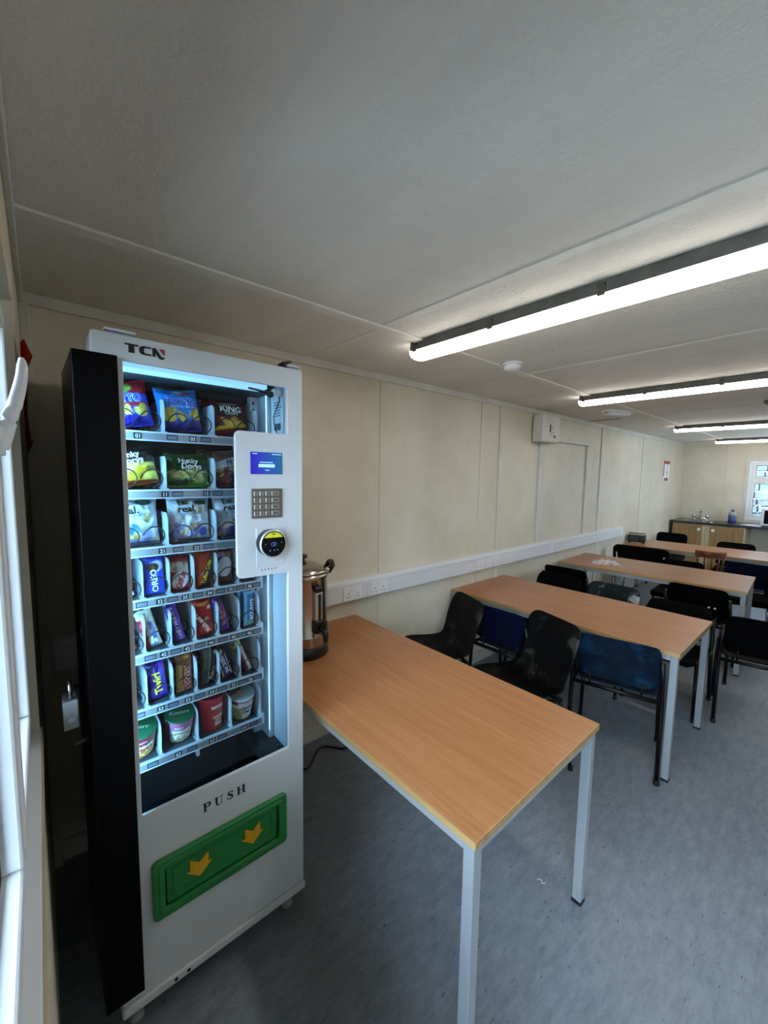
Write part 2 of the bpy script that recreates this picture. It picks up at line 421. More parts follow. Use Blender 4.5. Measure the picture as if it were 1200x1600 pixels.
M['led3'] = emit('lit_led_edge', (0.32, 0.70, 1.0, 1), 1.1)
M['worktop'] = mat('black_laminate_worktop', '14151a', 0.3, var=0.5, vscale=30, col2='24252b')
M['door'] = wood_mat('oak_effect_board', '8a6740', '9a754a', 'a78356', 0.45, axis=2)
M['stile'] = mat('pale_board', 'c8b892', 0.5, var=0.08, vscale=6)
M['film'] = print_mat('printed_film', 0.3, 0.32, 0.0, 0.25)
M['card'] = print_mat('printed_card', 0.4, 0.5)
def film_mat():
    m = bpy.data.materials.new('clear_film'); m.use_nodes = True
    nt = m.node_tree; N = nt.nodes; L = nt.links; p = N['Principled BSDF']
    p.inputs['Base Color'].default_value = (0.85, 0.87, 0.9, 1); p.inputs['Roughness'].default_value = 0.12
    t = N.new('ShaderNodeBsdfTransparent'); mx = N.new('ShaderNodeMixShader'); mx.inputs[0].default_value = 0.3
    L.new(t.outputs[0], mx.inputs[1]); L.new(p.outputs[0], mx.inputs[2]); L.new(mx.outputs[0], N['Material Output'].inputs['Surface'])
    return m
M['clear'] = film_mat()
M['paperred'] = mat('faded_red_paper', 'e2541c', 0.8, var=0.5, vscale=9, col2='a02a16')
M['stone'] = mat('grey_stone', '63696a', 0.9, var=0.45, vscale=4, bump=0.6, bscale=10, col2='3c4446')
M['grass'] = mat('rough_grass', '4d6a38', 0.9, var=0.5, vscale=9, bump=0.5, bscale=30, col2='32481f')
M['path'] = mat('pale_gravel', '82837e', 0.9, var=0.2, vscale=20)
M['signblue'] = mat('pale_blue_board', '5f8ba8', 0.5, var=0.05)
M['detergent'] = mat('blue_bottle_plastic', '243f78', 0.3)
M['bottleclear'] = mat('pale_clear_bottle', '8f999c', 0.2)
# ================================================================== THE ROOM
RX, RY, H = 3.02, 9.19, 2.31
def struct(name, mb, m, parent=None, **k):
    o = mb.build(name, m, parent, **k)
    if not parent: o['kind'] = 'structure'
    return o
struct('floor', MB().box(-0.1, RX + 0.1, -0.25, RY + 0.1, -0.06, 0), M['floor'])
struct('ceiling', MB().box(-0.1, RX + 0.1, -0.25, RY + 0.1, H, H + 0.06), M['ceil'])
struct('wall_left', MB().box(-0.1, 0, -0.25, RY + 0.1, 0, H), M['wall'])
b = MB()   # unseen right-hand wall; window by the kitchen end added to let daylight in
b.box(RX, RX + 0.1, -0.25, 6.2, 0, H).box(RX, RX + 0.1, 7.6, RY + 0.1, 0, H).box(RX, RX + 0.1, 6.2, 7.6, 0, 1.0).box(RX, RX + 0.1, 6.2, 7.6, 2.0, H)
struct('wall_right', b, M['wall'])
WX0, WX1, WZ0, WZ1 = 0.93, 2.2, 0.985, 1.985
b = MB(); b.box(0, WX0, RY, RY + 0.1, 0, H).box(WX1, RX, RY, RY + 0.1, 0, H).box(WX0, WX1, RY, RY + 0.1, 0, WZ0).box(WX0, WX1, RY, RY + 0.1, WZ1, H)
struct('wall_far', b, M['wall'])
NA = radians(-1.0)                       # the near end wall is a degree out of square
NX0, NX1, NZ0, NZ1 = 0.75, 1.85, 0.985, 2.05
DX0, DX1 = 1.93, 2.83
b = MB(); b.box(0, NX0, -0.09, 0, 0, H).box(NX1, DX0, -0.09, 0, 0, H).box(DX1, RX, -0.09, 0, 0, H).box(DX0, DX1, -0.09, 0, NZ1, H).box(NX0, NX1, -0.09, 0, 0, NZ0).box(NX0, NX1, -0.09, 0, NZ1, H)
struct('wall_near', b, M['wall_smooth'], rz=NA)

def window(name, x0, x1, z0, z1, d, transom, mulls, rz=0.0, loc=(0, 0, 0)):
    """frame in the plane y=0 .. d (local), room side is the +y face when d<0"""
    root = empty(name, loc, rz); root['kind'] = 'structure'
    y0, y1 = min(0, d), max(0, d); t = 0.05
    f = MB(); f.box(x0, x1, y0, y1, z1 - t, z1).box(x0, x1, y0, y1, z0, z0 + t).box(x0, x0 + t, y0, y1, z0 + t, z1 - t).box(x1 - t, x1, y0, y1, z0 + t, z1 - t)
    for mx_ in mulls: f.box(mx_ - t / 2, mx_ + t / 2, y0, y1, z0 + t, z1 - t)
    if transom: f.box(x0 + t, x1 - t, y0, y1, transom - t / 2, transom + t / 2)
    f.build('window_frame', M['upvc'], root, bevel=0.004)
    xs = [x0 + t] + sum([[q - t / 2, q + t / 2] for q in mulls], []) + [x1 - t]
    zs = [(z0 + t, z1 - t)] if not transom else [(z0 + t, transom - t / 2), (transom + t / 2, z1 - t)]
    ym = (y0 + y1) / 2
    for a, c in zip(xs[::2], xs[1::2]):
        for p, q in zs:
            s = MB(); w = 0.035; e = 0.008
            s.box(a, c, y0 - e, y1 + e, q - w, q).box(a, c, y0 - e, y1 + e, p, p + w).box(a, a + w, y0 - e, y1 + e, p + w, q - w).box(c - w, c, y0 - e, y1 + e, p + w, q - w)
            so = s.build('sash', M['upvc'], root, bevel=0.004)
            g = MB(); k = 0.006
            g.box(a + w, c - w, ym - 0.006, ym + 0.006, q - w - k, q - w).box(a + w, c - w, ym - 0.006, ym + 0.006, p + w, p + w + k)
            g.box(a + w, a + w + k, ym - 0.006, ym + 0.006, p + w, q - w).box(c - w - k, c - w, ym - 0.006, ym + 0.006, p + w, q - w)
            g.build('rubber_seal', M['seal'], so)
            MB().box(a + w, c - w, ym - 0.002, ym + 0.002, p + w, q - w).build('pane', M['wglass'], so)
    return root
w1 = window('window_1', NX0, NX1, NZ0, NZ1, -0.045, None, [1.262], NA, (0, 0, 0))
d1 = window('added_door_1', DX0, DX1, 0.0, NZ1, -0.045, 0.95, [], NA, (0, 0, 0))  # out-of-view glazed door added for low daylight on floor and machine front
for ch in list(w1.children) + list(d1.children): ch.location.y = -0.022
h = MB(); h.rbox(1.185, 1.215, -0.016, -0.008, 1.678, 1.722, 0.003)
h.build('handle_base', M['upvc'], w1)
hv = MB(); hv.tube([(1.2, -0.012, 1.688), (1.2, -0.009, 1.706), (1.2, -0.003, 1.73), (1.197, 0.008, 1.765), (1.195, 0.016, 1.80), (1.195, 0.0185, 1.822), (1.195, 0.018, 1.834)], [0.008, 0.0115, 0.0115, 0.0095, 0.008, 0.007, 0.003], 12, smooth=4)
hv.build('handle_lever', M['upvc'], w1)
sb = MB(); sb.rbox(NX0 - 0.01, NX1 + 0.01, -0.0215, 0.003, NZ0 - 0.026, NZ0 + 0.004, 0.003); so_ = sb.build('sill', M['upvc'], w1)
MB().box(NX0 - 0.01, NX1 + 0.01, 0.003, 0.006, NZ0 - 0.03, NZ0 + 0.002).build('sill_nosing', M['sillwood'], so_)
w2 = window('window_2', WX0, WX1, WZ0, WZ1, 0.06, 1.655, [1.6], 0, (0, RY + 0.012, 0))
ar = MB(); ar.box(WX0 - 0.04, WX0, RY - 0.012, RY, WZ0 - 0.03, WZ1 + 0.04).box(WX0, WX1, RY - 0.012, RY, WZ1, WZ1 + 0.04)
struct('trim_1', ar, M['trim'])
w3 = window('added_window_3', 6.2, 7.6, 1.0, 2.0, 0.06, None, [6.9], radians(90), (RX + 0.075, 0, 0))  # unseen side window, added as a daylight source

# ceiling strips, cornices, wall battens
n = 2
def trim(mb, m=None):
    global n
    o = struct('trim_%d' % n, mb, m or M['trim'], bevel=0.003); n += 1; return o
trim(MB().box(0.618, 0.672, 0.0, RY, H - 0.010, H), M['ctrim'])
trim(MB().box(0, 0.014, 0.0, RY, H - 0.045, H), M['trim'])
trim(MB().box(0, RX, RY - 0.014, RY, H - 0.04, H), M['trim'])
cn = MB().box(0, RX, 0.0, 0.014, H - 0.045, H); o = trim(cn, M['trim']); o.rotation_euler = (0, 0, NA)
cj = MB().box(0, 0.035, 0.0, 0.03, 0.0, H - 0.045); o = trim(cj, M['trim']); o.rotation_euler = (0, 0, NA)
for k in range(1, 8):
    y = 1.22 * k
    jb = MB(); jb.box(0.014, 0.618, y - 0.006, y + 0.006, H - 0.0025, H); jb.box(0.672, RX, y - 0.02, y + 0.02, H - 0.003, H)
    trim(jb, M['ctrim'])
trim(MB().box(0.014, 0.34, 4.955, 4.972, H - 0.004, H), M['hole'])
trim(MB().box(0, 0.008, 1.765, 1.785, 0.09, H - 0.045), M['wall'])
trim(MB().box(0, 0.014, 3.15, 3.20, 0.09, H - 0.045), M['trim'])
trim(MB().box(0, 0.014, 5.38, 5.42, 0.09, H - 0.045), M['trim'])
trim(MB().box(0, 0.006, 2.88, 2.892, 0.09, H - 0.045), M['wall'])
trim(MB().box(0, 0.006, 6.92, 6.935, 0.09, H - 0.045), M['wall'])
trim(MB().box(0.62, 0.632, RY - 0.006, RY, 0.09, H - 0.04), M['wall'])
struct('baseboard_left', MB().box(0, 0.014, 0.03, 8.55, 0, 0.09), M['trim'], bevel=0.003)
struct('baseboard_far', MB().box(0.0, RX, RY - 0.014, RY, 0, 0.09), M['trim'], bevel=0.003)

# outside, seen through the far window
g = MB().box(-14, 20, RY + 0.25, 40, -0.5, -0.3); struct('ground_far', g, M['path'])
g = MB().box(-14, 20, -30, -0.5, -0.5, -0.3); struct('ground_near', g, M['path'])
g = MB()
random.seed(3)
z = -0.3
while z < 3.4:
    hh = random.uniform(0.16, 0.3); x = -3.0
    while x < 7:
        ww = random.uniform(0.3, 0.8); g.rbox(x, x + ww - 0.02, 15 + random.uniform(-0.06, 0.03), 15.5, z, z + hh - 0.02, 0.02, 1); x += ww
    z += hh
o = g.build('stone_boundary_wall', M['stone']); tag(o, 'grey stone boundary wall outside the kitchen window', 'wall')
g = MB()
for i in range(700):
    x = random.uniform(-2, 6); y = random.uniform(12.8, 14.6); hh = random.uniform(0.3, 0.9); lx, ly = random.uniform(-.15, .15), random.uniform(-.15, .15)
    a = [g.v((x - 0.03, y, -0.3)), g.v((x + 0.03, y, -0.3)), g.v((x + lx, y + ly, -0.3 + hh))]; g.f(a)
o = g.build('grass_bank', M['grass'], recalc=False); tag(o, 'rough green grass growing below the stone wall outside', 'grass', kind='stuff')
sg = empty('notice_board', (1.62, 11.6, -0.3), 0, 'pale blue board on posts outside the kitchen window', 'sign')
MB().box(-0.55, 0.75, -0.02, 0.02, 1.45, 1.95).build('board_panel', M['signblue'], sg, bevel=0.005)
for px_ in (-0.4, 0.6): MB().box(px_ - 0.03, px_ + 0.03, 0.02, 0.08, 0, 1.9).build('post', M['tsteel'], sg)

# ================================================================== WALL FITTINGS
t = empty('cable_trunking', (0, 0, 0), 0, 'long white cable trunking along the cream wall at table height', 'trunking')
MB().rbox(0.001, 0.05, 0.04, 6.2, 0.85, 0.948, 0.004).build('lower_channel', M['trunk'], t)
pr = [(0.001, 0.95), (0.05, 0.95), (0.05, 0.962), (0.046, 0.974), (0.038, 0.981), (0.026, 0.984), (0.001, 0.984)]
b = MB(); A = [b.v((x, 0.04, z)) for x, z in pr]; B = [b.v((x, 6.2, z)) for x, z in pr]
for i in range(len(pr)): b.f([A[i], A[(i + 1) % len(pr)], B[(i + 1) % len(pr)], B[i]])
b.f(A); b.f(B); b.build('upper_channel', M['trunk'], t)
for y in (0.31, 1.345, 1.645, 2.76, 4.35): MB().box(0.048, 0.053, y - 0.004, y + 0.004, 0.85, 0.948).build('joint_cover', M['trunk'], t)

def socket(y, double, label):
    w = 0.146 if double else 0.086
    r = empty('wall_socket', (0.05, y, 0.90), 0, label, 'socket', 'sockets on the trunking')
    b = MB(); b.rbox(0, 0.008, -w / 2, w / 2, -0.043, 0.043, 0.003)
    b.mi = 1
    for cy in ((-0.036, 0.036) if double else (0,)):
        for dy, dz, a, c in ((0, 0.010, 0.0025, 0.005), (-0.011, -0.012, 0.004, 0.0025), (0.011, -0.012, 0.004, 0.0025)):
            b.box(0.0075, 0.0085, cy + dy - a, cy + dy + a, dz - 0.008 - c, dz - 0.008 + c)
    b.build('face_plate', [M['socket'], M['hole']], r)
    for cy in ((-0.012, 0.012) if double else (0.024,)):
        MB().rbox(0.007, 0.012, cy - 0.006, cy + 0.006, 0.014, 0.032, 0.002).build('rocker_switch', M['socket'], r)
socket(1.275, False, 'white socket partly hidden behind the hot water urn')
socket(1.515, True, 'white double socket just to the right of the hot water urn')
socket(1.735, True, 'white double socket above the far corner of the nearest table')
socket(2.865, False, 'white single socket left of the vertical wall batten')
socket(3.085, True, 'white double socket touching the vertical wall batten above the second table')
socket(3.295, True, 'white double socket right of the vertical wall batten')
socket(4.12, False, 'white single socket above the third table')
socket(6.145, False, 'white single socket at the far end of the trunking')
socket(5.75, False, 'white blank outlet just before the far end of the trunking')

d = empty('distribution_box', (0, 3.70, 1.99), 0, 'cream electrical distribution box high on the long wall', 'fuse box')
MB().rbox(0.014, 0.12, 0, 0.33, 0, 0.26, 0.006).build('enclosure', M['trim'], d)
b = MB(); b.box(0.12, 0.122, 0.10, 0.27, 0.03, 0.19); b.mi = 1
for i in range(6): b.box(0.122, 0.1224, 0.12, 0.12 + 0.04 + 0.015 * (i * 7 % 5), 0.05 + i * 0.022, 0.056 + i * 0.022)
b.box(0.122, 0.1224, 0.12, 0.15, 0.10, 0.17); b.box(0.122, 0.1224, 0.20, 0.25, 0.045, 0.075)
b.build('printed_notice', [M['trim'], M['blackink']], d)
MB().rbox(0.12, 0.126, 0.06, 0.30, 0.005, 0.025, 0.002).build('door_lip', M['trim'], d)
c = empty('pipe_boxing', (0, 4.03, 2.02), 0, 'cream pipe boxing running from the distribution box down the wall', 'pipe boxing')
MB().box(0.001, 0.035, 0.0, 0.97, 0.0, 0.055).build('horizontal_run', M['trim'], c, bevel=0.004)
MB().box(0.001, 0.02, 0.93, 0.97, -1.036, 0.0).build('vertical_run', M['trim'], c, bevel=0.004)
MB().lathe([(0.02, 0), (0.026, 0.005), (0.026, 0.05), (0.02, 0.055)], 14, (0.055, 0, 0.03), 'y').build('pipe_gland', M['clip'], c)
MB().box(0.001, 0.012, -0.17, -0.06, -1.036, -0.03).build('riser_cover', M['trim'], c, bevel=0.003)

s = empty('fire_notice', (0.003, 8.17, 1.61), 0, 'tall red and white fire notice on the long wall near the far corner', 'sign')
b = MB(); b.box(0, 0.003, -0.17, 0.17, 0, 0.35); b.build('board', M['ink'], s)
b = MB(); b.box(0.003, 0.0035, -0.165, 0.165, 0.29, 0.345); b.box(0.003, 0.0035, -0.10, 0.12, 0.005, 0.06); b.box(0.003, 0.0035, -0.165, -0.12, 0.08, 0.29)
b.build('red_panel', M['redink'], s)
b = MB()
for zz, tx in ((0.255, 'F'), (0.205, 'I'), (0.155, 'R'), (0.105, 'E')):
    b.text(tx, 0.036, FX(0.0038, 0.04, zz), 0.03, sx=2.6)
b.build('lettering', M['blackink'], s, recalc=False)

# ================================================================== CEILING FITTINGS
def light_fixture(x0, x1, y, label):
    r = empty('fluorescent_light', ((x0 + x1) / 2, y, H), 0, label, 'ceiling light', 'tube lights across the ceiling')
    L2 = (x1 - x0) / 2
    MB().rbox(-L2, L2, -0.058, 0.058, -0.045, 0, 0.004).build('body', M['fixture'], r)
    b = MB(); pr = [(-0.056, -0.04), (-0.055, -0.055), (-0.045, -0.068), (-0.02, -0.075), (0.02, -0.075), (0.045, -0.068), (0.055, -0.055), (0.056, -0.04)]
    A = [b.v((-L2 - 0.004, q, z)) for q, z in pr]; A2 = [b.v((-L2 + 0.01, q * 1.02, z * 1.0)) for q, z in pr]; B2 = [b.v((L2 - 0.01, q * 1.02, z)) for q, z in pr]; B = [b.v((L2 + 0.004, q, z)) for q, z in pr]
    for P_, Q_ in ((A, A2), (A2, B2), (B2, B)):
        for i in range(len(pr) - 1): b.f([P_[i], P_[i + 1], Q_[i + 1], Q_[i]], True)
    b.f(A); b.f(B); b.build('diffuser', M['tube'], r)
    k = 5
    for i in range(k):
        xx = -L2 + 0.035 + (2 * L2 - 0.07) * i / (k - 1)
        for sy in (-1, 1):
            b = MB(); b.box(xx - 0.012, xx + 0.012, sy * 0.0575, sy * 0.064, -0.052, -0.012); b.tube([(xx - 0.012, sy * 0.062, -0.02), (xx + 0.012, sy * 0.062, -0.02)], 0.006, 8)
            b.build('clip', M['clip'], r)
    return r
light_fixture(0.585, 2.385, 1.515, 'lit tube light nearest the vending machine, with a grey batten body')
light_fixture(0.585, 2.385, 3.43, 'lit tube light second from the vending machine')
light_fixture(0.585, 2.385, 6.13, 'lit tube light third from the vending machine')
light_fixture(0.585, 2.385, 8.48, 'lit tube light above the kitchen counter end')
r = empty('smoke_detector', (0.735, 2.14, H), 0, 'round white smoke detector on the ceiling between two tube lights', 'smoke detector')
MB().lathe([(0.055, 0), (0.057, -0.008), (0.05, -0.012)], 28).build('base', M['socket'], r)
MB().lathe([(0.05, -0.012), (0.048, -0.03), (0.036, -0.042), (0.01, -0.046)], 28).build('sensor_cap', M['socket'], r)
r = empty('emergency_light', (0.53, 4.36, H), radians(62), 'small white emergency bulkhead light on the ceiling', 'emergency light')
MB().rbox(-0.15, 0.15, -0.05, 0.05, -0.022, 0, 0.006).build('base', M['socket'], r)
MB().rbox(-0.12, 0.12, -0.042, 0.042, -0.05, -0.02, 0.01, 3).build('lens', M['upvc'], r)
MB().lathe([(0.012, 0), (0.012, -0.006)], 12, (-0.135, 0, -0.022)).build('indicator', M['hole'], r)
r = empty('ceiling_sensor', (1.60, 4.62, H), 0, 'small dark sensor on the ceiling at the right edge of the photo', 'sensor')
MB().lathe([(0.05, 0), (0.05, -0.015), (0.03, -0.035)], 20).build('base', M['fixture'], r)
MB().lathe([(0.03, -0.03), (0.022, -0.045), (0.006, -0.05)], 20).build('lens', M['socket'], r)

# red paper pennant on the near wall
b = MB(); random.seed(5)
pts = [(0.40, 2.045, 0.012), (0.415, 2.02, 0.018), (0.43, 2.0, 0.028), (0.44, 1.96, 0.016), (0.435, 1.90, 0.012), (0.44, 1.82, 0.008), (0.44, 1.745, 0.012), (0.445, 1.735, 0.018), (0.44, 1.71, 0.006)]
pv = []
for i, (x, z, d) in enumerate(pts):
    pv.append([b.v((x - 0.05 * k / 3 - 0.01 * sin(i), 0.004 + d * (1 - k / 3), z + 0.006 * sin(i * 2 + k))) for k in range(4)])
for a, c in zip(pv, pv[1:]):
    for k in range(3): b.f([a[k], a[k + 1], c[k + 1], c[k]])
bmesh.ops.solidify(b.bm, geom=b.bm.faces[:], thickness=0.0015)
o = b.build('paper_pennant', M['paperred'], rz=NA, loc=(0, 0.0, 0)); tag(o, 'faded orange-red paper pennant hanging on the near wall behind the window handle', 'decoration')
# ================================================================== TABLES
def make_table(L_=1.55, W=0.77, Ht=0.735):
    r = empty('table', (0, 0, 0))
    t = 0.021
    MB().box(-L_ / 2 + 0.002, L_ / 2 - 0.002, -W / 2 + 0.002, W / 2 - 0.002, Ht - t, Ht).build('tabletop', M['top'], r)
    b = MB()
    b.box(-L_ / 2, L_ / 2, -W / 2 - 0.001, -W / 2 + 0.002, Ht - t, Ht).box(-L_ / 2, L_ / 2, W / 2 - 0.002, W / 2 + 0.001, Ht - t, Ht)
    b.box(-L_ / 2 - 0.001, -L_ / 2 + 0.002, -W / 2, W / 2, Ht - t, Ht).box(L_ / 2 - 0.002, L_ / 2 + 0.001, -W / 2, W / 2, Ht - t, Ht)
    b.build('edging', M['edge'], r)
    a = 0.035; i = 0.008; zf = Ht - t; rl = 0.032
    f = MB()
    for sy in (-1, 1): f.box(-L_ / 2 + i + a, L_ / 2 - i - a, sy * (W / 2 - i - a / 2) - a / 2 + 0.001, sy * (W / 2 - i - a / 2) + a / 2 - 0.001, zf - rl, zf)
    for sx in (-1, 1): f.box(sx * (L_ / 2 - i - a / 2) - a / 2 + 0.001, sx * (L_ / 2 - i - a / 2) + a / 2 - 0.001, -W / 2 + i + a, W / 2 - i - a, zf - rl, zf)
    f.build('frame', M['tsteel'], r, bevel=0.002)
    for sx in (-1, 1):
        for sy in (-1, 1):
            cx, cy = sx * (L_ / 2 - i - a / 2), sy * (W / 2 - i - a / 2)
            lg = MB().box(cx - a / 2, cx + a / 2, cy - a / 2, cy + a / 2, 0.012, zf).build('leg', M['tsteel'], r, bevel=0.0025)
            MB().box(cx - a / 2 - 0.001, cx + a / 2 + 0.001, cy - a / 2 - 0.001, cy + a / 2 + 0.001, 0, 0.014).build('foot_cap', M['foot'], lg)
    return r
T0 = make_table()
tabs = [(0.755, 1.185, 0.0, 'beech laminate table nearest the camera, with the hot water urn on it'),
        (0.785, 2.925, 0.0, 'second beech table from the vending machine, blue chair tucked under its near corner'),
        (0.80, 4.764, 3.0, 'third beech table, with crumpled clear wrapping lying on it'),
        (0.80, 6.66, 3.5, 'fourth beech table, closest to the kitchen counter')]
for i, (x, y, rz, lb) in enumerate(tabs):
    o = T0 if i == 0 else copy_tree(T0)
    o.location = (x, y, 0); o.rotation_euler = (0, 0, radians(rz)); tag(o, lb, 'table', 'canteen tables')

# ================================================================== CHAIRS (local: facing -Y)
def surf(b, prof, nu=14, curl=None, thick=0.004, pw=3.0):
    """moulded sheet: prof = (y, z, halfwidth, edge_lift) rows; edge lift bends sides along the sheet normal"""
    # resample profile with Catmull-Rom
    P = []
    n = len(prof)
    for i in range(n - 1):
        p0, p1, p2, p3 = prof[max(i - 1, 0)], prof[i], prof[i + 1], prof[min(i + 2, n - 1)]
        for k in range(4):
            t = k / 4
            P.append([0.5 * (2 * p1[j] + (p2[j] - p0[j]) * t + (2 * p0[j] - 5 * p1[j] + 4 * p2[j] - p3[j]) * t * t + (3 * p1[j] - p0[j] - 3 * p2[j] + p3[j]) * t ** 3) for j in range(4)])
    P.append(list(prof[-1]))
    rows_f, rows_b = [], []
    for i, (y, z, w, lift) in enumerate(P):
        a = P[max(i - 1, 0)]; c = P[min(i + 1, len(P) - 1)]
        ty, tz = c[0] - a[0], c[1] - a[1]; l = sqrt(ty * ty + tz * tz) or 1
        ny, nz = -tz / l, ty / l                     # up from the seat, forward from the back
        rf, rb = [], []
        for k in range(nu + 1):
            u = -1 + 2 * k / nu; u = u * (1 - 0.12 * (abs(u) ** 4) * 0)
            e = lift * abs(u) ** pw
            p = Vector((w * u, y + ny * e, z + nz * e))
            rf.append(b.v(p)); rb.append(b.v(p - Vector((0, ny * thick, nz * thick))))
        rows_f.append(rf); rows_b.append(rb)
    for R, flip in ((rows_f, False), (rows_b, True)):
        for A, B in zip(R, R[1:]):
            for k in range(nu): b.f([A[k], A[k + 1], B[k + 1], B[k]], True)
    for A, B in ((rows_f[0], rows_b[0]), (rows_f[-1], rows_b[-1])):
        for k in range(nu): b.f([A[k], A[k + 1], B[k + 1], B[k]])
    for i in range(len(P) - 1):
        for k in (0, nu): b.f([rows_f[i][k], rows_f[i + 1][k], rows_b[i + 1][k], rows_b[i][k]])
    return b
def leg(pts, r, parent, m, foot=True):
    l = MB().tube(pts, r, 10).build('leg', m, parent)
    if foot:
        x, y, z = pts[0]; f = MB(); f.lathe([(r + 0.003, 0), (r + 0.003, 0.022), (r, 0.026)], 10, (x, y, 0)); f.build('foot_cap', M['foot'], l)
    return l
def make_shell_chair(m):
    r = empty('stacking_chair')
    pr = [(-0.215, 0.395, 0.165, 0.0), (-0.212, 0.425, 0.195, 0.0), (-0.185, 0.447, 0.212, 0.012), (-0.10, 0.445, 0.216, 0.022), (0.02, 0.432, 0.215, 0.026), (0.12, 0.430, 0.208, 0.030),
          (0.175, 0.452, 0.200, 0.036), (0.205, 0.51, 0.196, 0.038), (0.228, 0.60, 0.205, 0.034), (0.25, 0.70, 0.207, 0.024), (0.262, 0.755, 0.196, 0.012), (0.268, 0.782, 0.165, 0.004), (0.269, 0.79, 0.12, 0.0)]
    surf(MB(), pr, 16).build('seat_shell', m, r)
    tb = M['ctube']
    for s in (-1, 1):
        leg([(s * 0.215, -0.205, 0.0), (s * 0.185, -0.165, 0.40)], 0.011, r, tb)
        leg([(s * 0.215, 0.215, 0.0), (s * 0.185, 0.14, 0.40)], 0.011, r, tb)
    f = MB()
    for s in (-1, 1): f.tube([(s * 0.185, -0.17, 0.405), (s * 0.182, 0.0, 0.412), (s * 0.185, 0.145, 0.405)], 0.011, 10)
    f.tube([(-0.185, -0.165, 0.405), (0.185, -0.165, 0.405)], 0.010, 10).tube([(-0.185, 0.14, 0.405), (0.185, 0.14, 0.405)], 0.010, 10)
    f.build('seat_frame', tb, r)
    return r
def make_panel_chair(m, seatm=None):
    r = empty('canteen_chair')
    bk = [(0.185, 0.495, 0.14, 0.0), (0.188, 0.503, 0.185, 0.008), (0.200, 0.53, 0.205, 0.028), (0.222, 0.61, 0.212, 0.034), (0.245, 0.69, 0.210, 0.030), (0.262, 0.745, 0.196, 0.018), (0.268, 0.765, 0.165, 0.006), (0.27, 0.77, 0.12, 0.0)]
    surf(MB(), bk, 16, thick=0.006).build('backrest', m, r)
    st = [(-0.22, 0.415, 0.17, 0), (-0.215, 0.435, 0.20, 0.002), (-0.19, 0.453, 0.21, 0.008), (-0.05, 0.447, 0.212, 0.016), (0.09, 0.445, 0.208, 0.016), (0.16, 0.455, 0.195, 0.01), (0.175, 0.462, 0.16, 0.0)]
    surf(MB(), st, 14, thick=0.006).build('seat', seatm or m, r)
    tb = M['ctube']
    for s in (-1, 1):
        leg([(s * 0.222, -0.205, 0.0), (s * 0.212, -0.17, 0.43)], 0.0115, r, tb)
        leg([(s * 0.228, 0.24, 0.0), (s * 0.226, 0.205, 0.30), (s * 0.225, 0.195, 0.44), (s * 0.222, 0.215, 0.56), (s * 0.215, 0.245, 0.69)], 0.0125, r, tb)
    f = MB()
    for s in (-1, 1):
        f.tube([(s * 0.212, -0.17, 0.43), (s * 0.22, 0.0, 0.43), (s * 0.225, 0.195, 0.44)], 0.0115, 10)
        f.tube([(s * 0.13, 0.19, 0.44), (s * 0.13, 0.195, 0.52)], 0.006, 8)
    f.tube([(-0.225, 0.195, 0.44), (0.225, 0.195, 0.44)], 0.0125, 10).tube([(-0.21, -0.165, 0.425), (0.21, -0.165, 0.425)], 0.011, 10)
    f.build('seat_frame', tb, r)
    return r
def place(o, x, y, rz, label, group):
    o.location = (x, y, 0); o.rotation_euler = (0, 0, radians(rz)); tag(o, label, 'chair', group); return o
def recolour(o, m, old):
    for c in [o] + list(o.children):
        if c.type == 'MESH' and c.data.materials[0] == old:
            c.data = c.data.copy(); c.data.materials[0] = m
    return o
GA, GB, GC = 'chairs between the first and second tables', 'chairs between the second and third tables', 'chairs around the fourth table'
S0 = make_shell_chair(M['shell'])
place(S0, 0.25, 2.10, -22, 'scuffed black shell chair against the cream wall behind the nearest table', GA)
cc = copy_tree(S0); cc.scale = (1, 1, 1.03)
place(cc, 0.885, 2.11, -20, 'large scuffed black shell chair facing the nearest table, beside the blue chair', GA)
P0 = make_panel_chair(M['blue'])
place(P0, 1.235, 2.665, 194, 'chalky blue plastic chair tucked under the near corner of the second table', GA)
o = recolour(copy_tree(P0), M['navy'], M['blue'])
place(o, 0.56, 2.60, 181, 'dark navy chair tucked under the second table between two black shell chairs', GA)
PB = recolour(copy_tree(P0), M['plain'], M['blue'])
sc = MB().lathe([(0.007, 0), (0.006, 0.003)], 10, (0.12, 0.0, 0), 'y'); sc.lathe([(0.007, 0), (0.006, 0.003)], 10, (0.155, 0, 0), 'y')
place(PB, 1.30, 4.42, 181, 'black chair with two white rivets on its back, facing the third table', GB)
for k in (0.085, 0.125):
    MB().lathe([(0.008, 0), (0.007, 0.006)], 10, (-k, 0.229, 0.60), 'y').build('rivet', M['socket'], PB)
sc.bm.free()
PP = recolour(copy_tree(P0), M['plain'], M['blue'])
place(PP, 1.76, 3.735, 192, 'black chair at the right edge of the photo beyond the second table', GB)
xx = copy_tree(PP); xx.scale = (1, 1, 0.90)
place(xx, 1.275, 3.545, 0, 'black chair pulled up to the far side of the second table near its end leg', GB)
o = copy_tree(S0); o.scale = (1, 1, 0.955); recolour(o, M['shellg'], M['shell'])
place(o, 0.825, 3.45, 0, 'slate grey shell chair with white specks beyond the second table', GB)
SP = copy_tree(S0); SP.scale = (1, 1, 1); SP = recolour(SP, M['plain'], M['shell'])
place(SP, 0.41, 3.30, -4, 'plain black chair with low rounded back beyond the second table near the wall', GB)
place(copy_tree(PP), 0.27, 4.21, 182, 'black chair closest to the wall on the near side of the third table', GB)

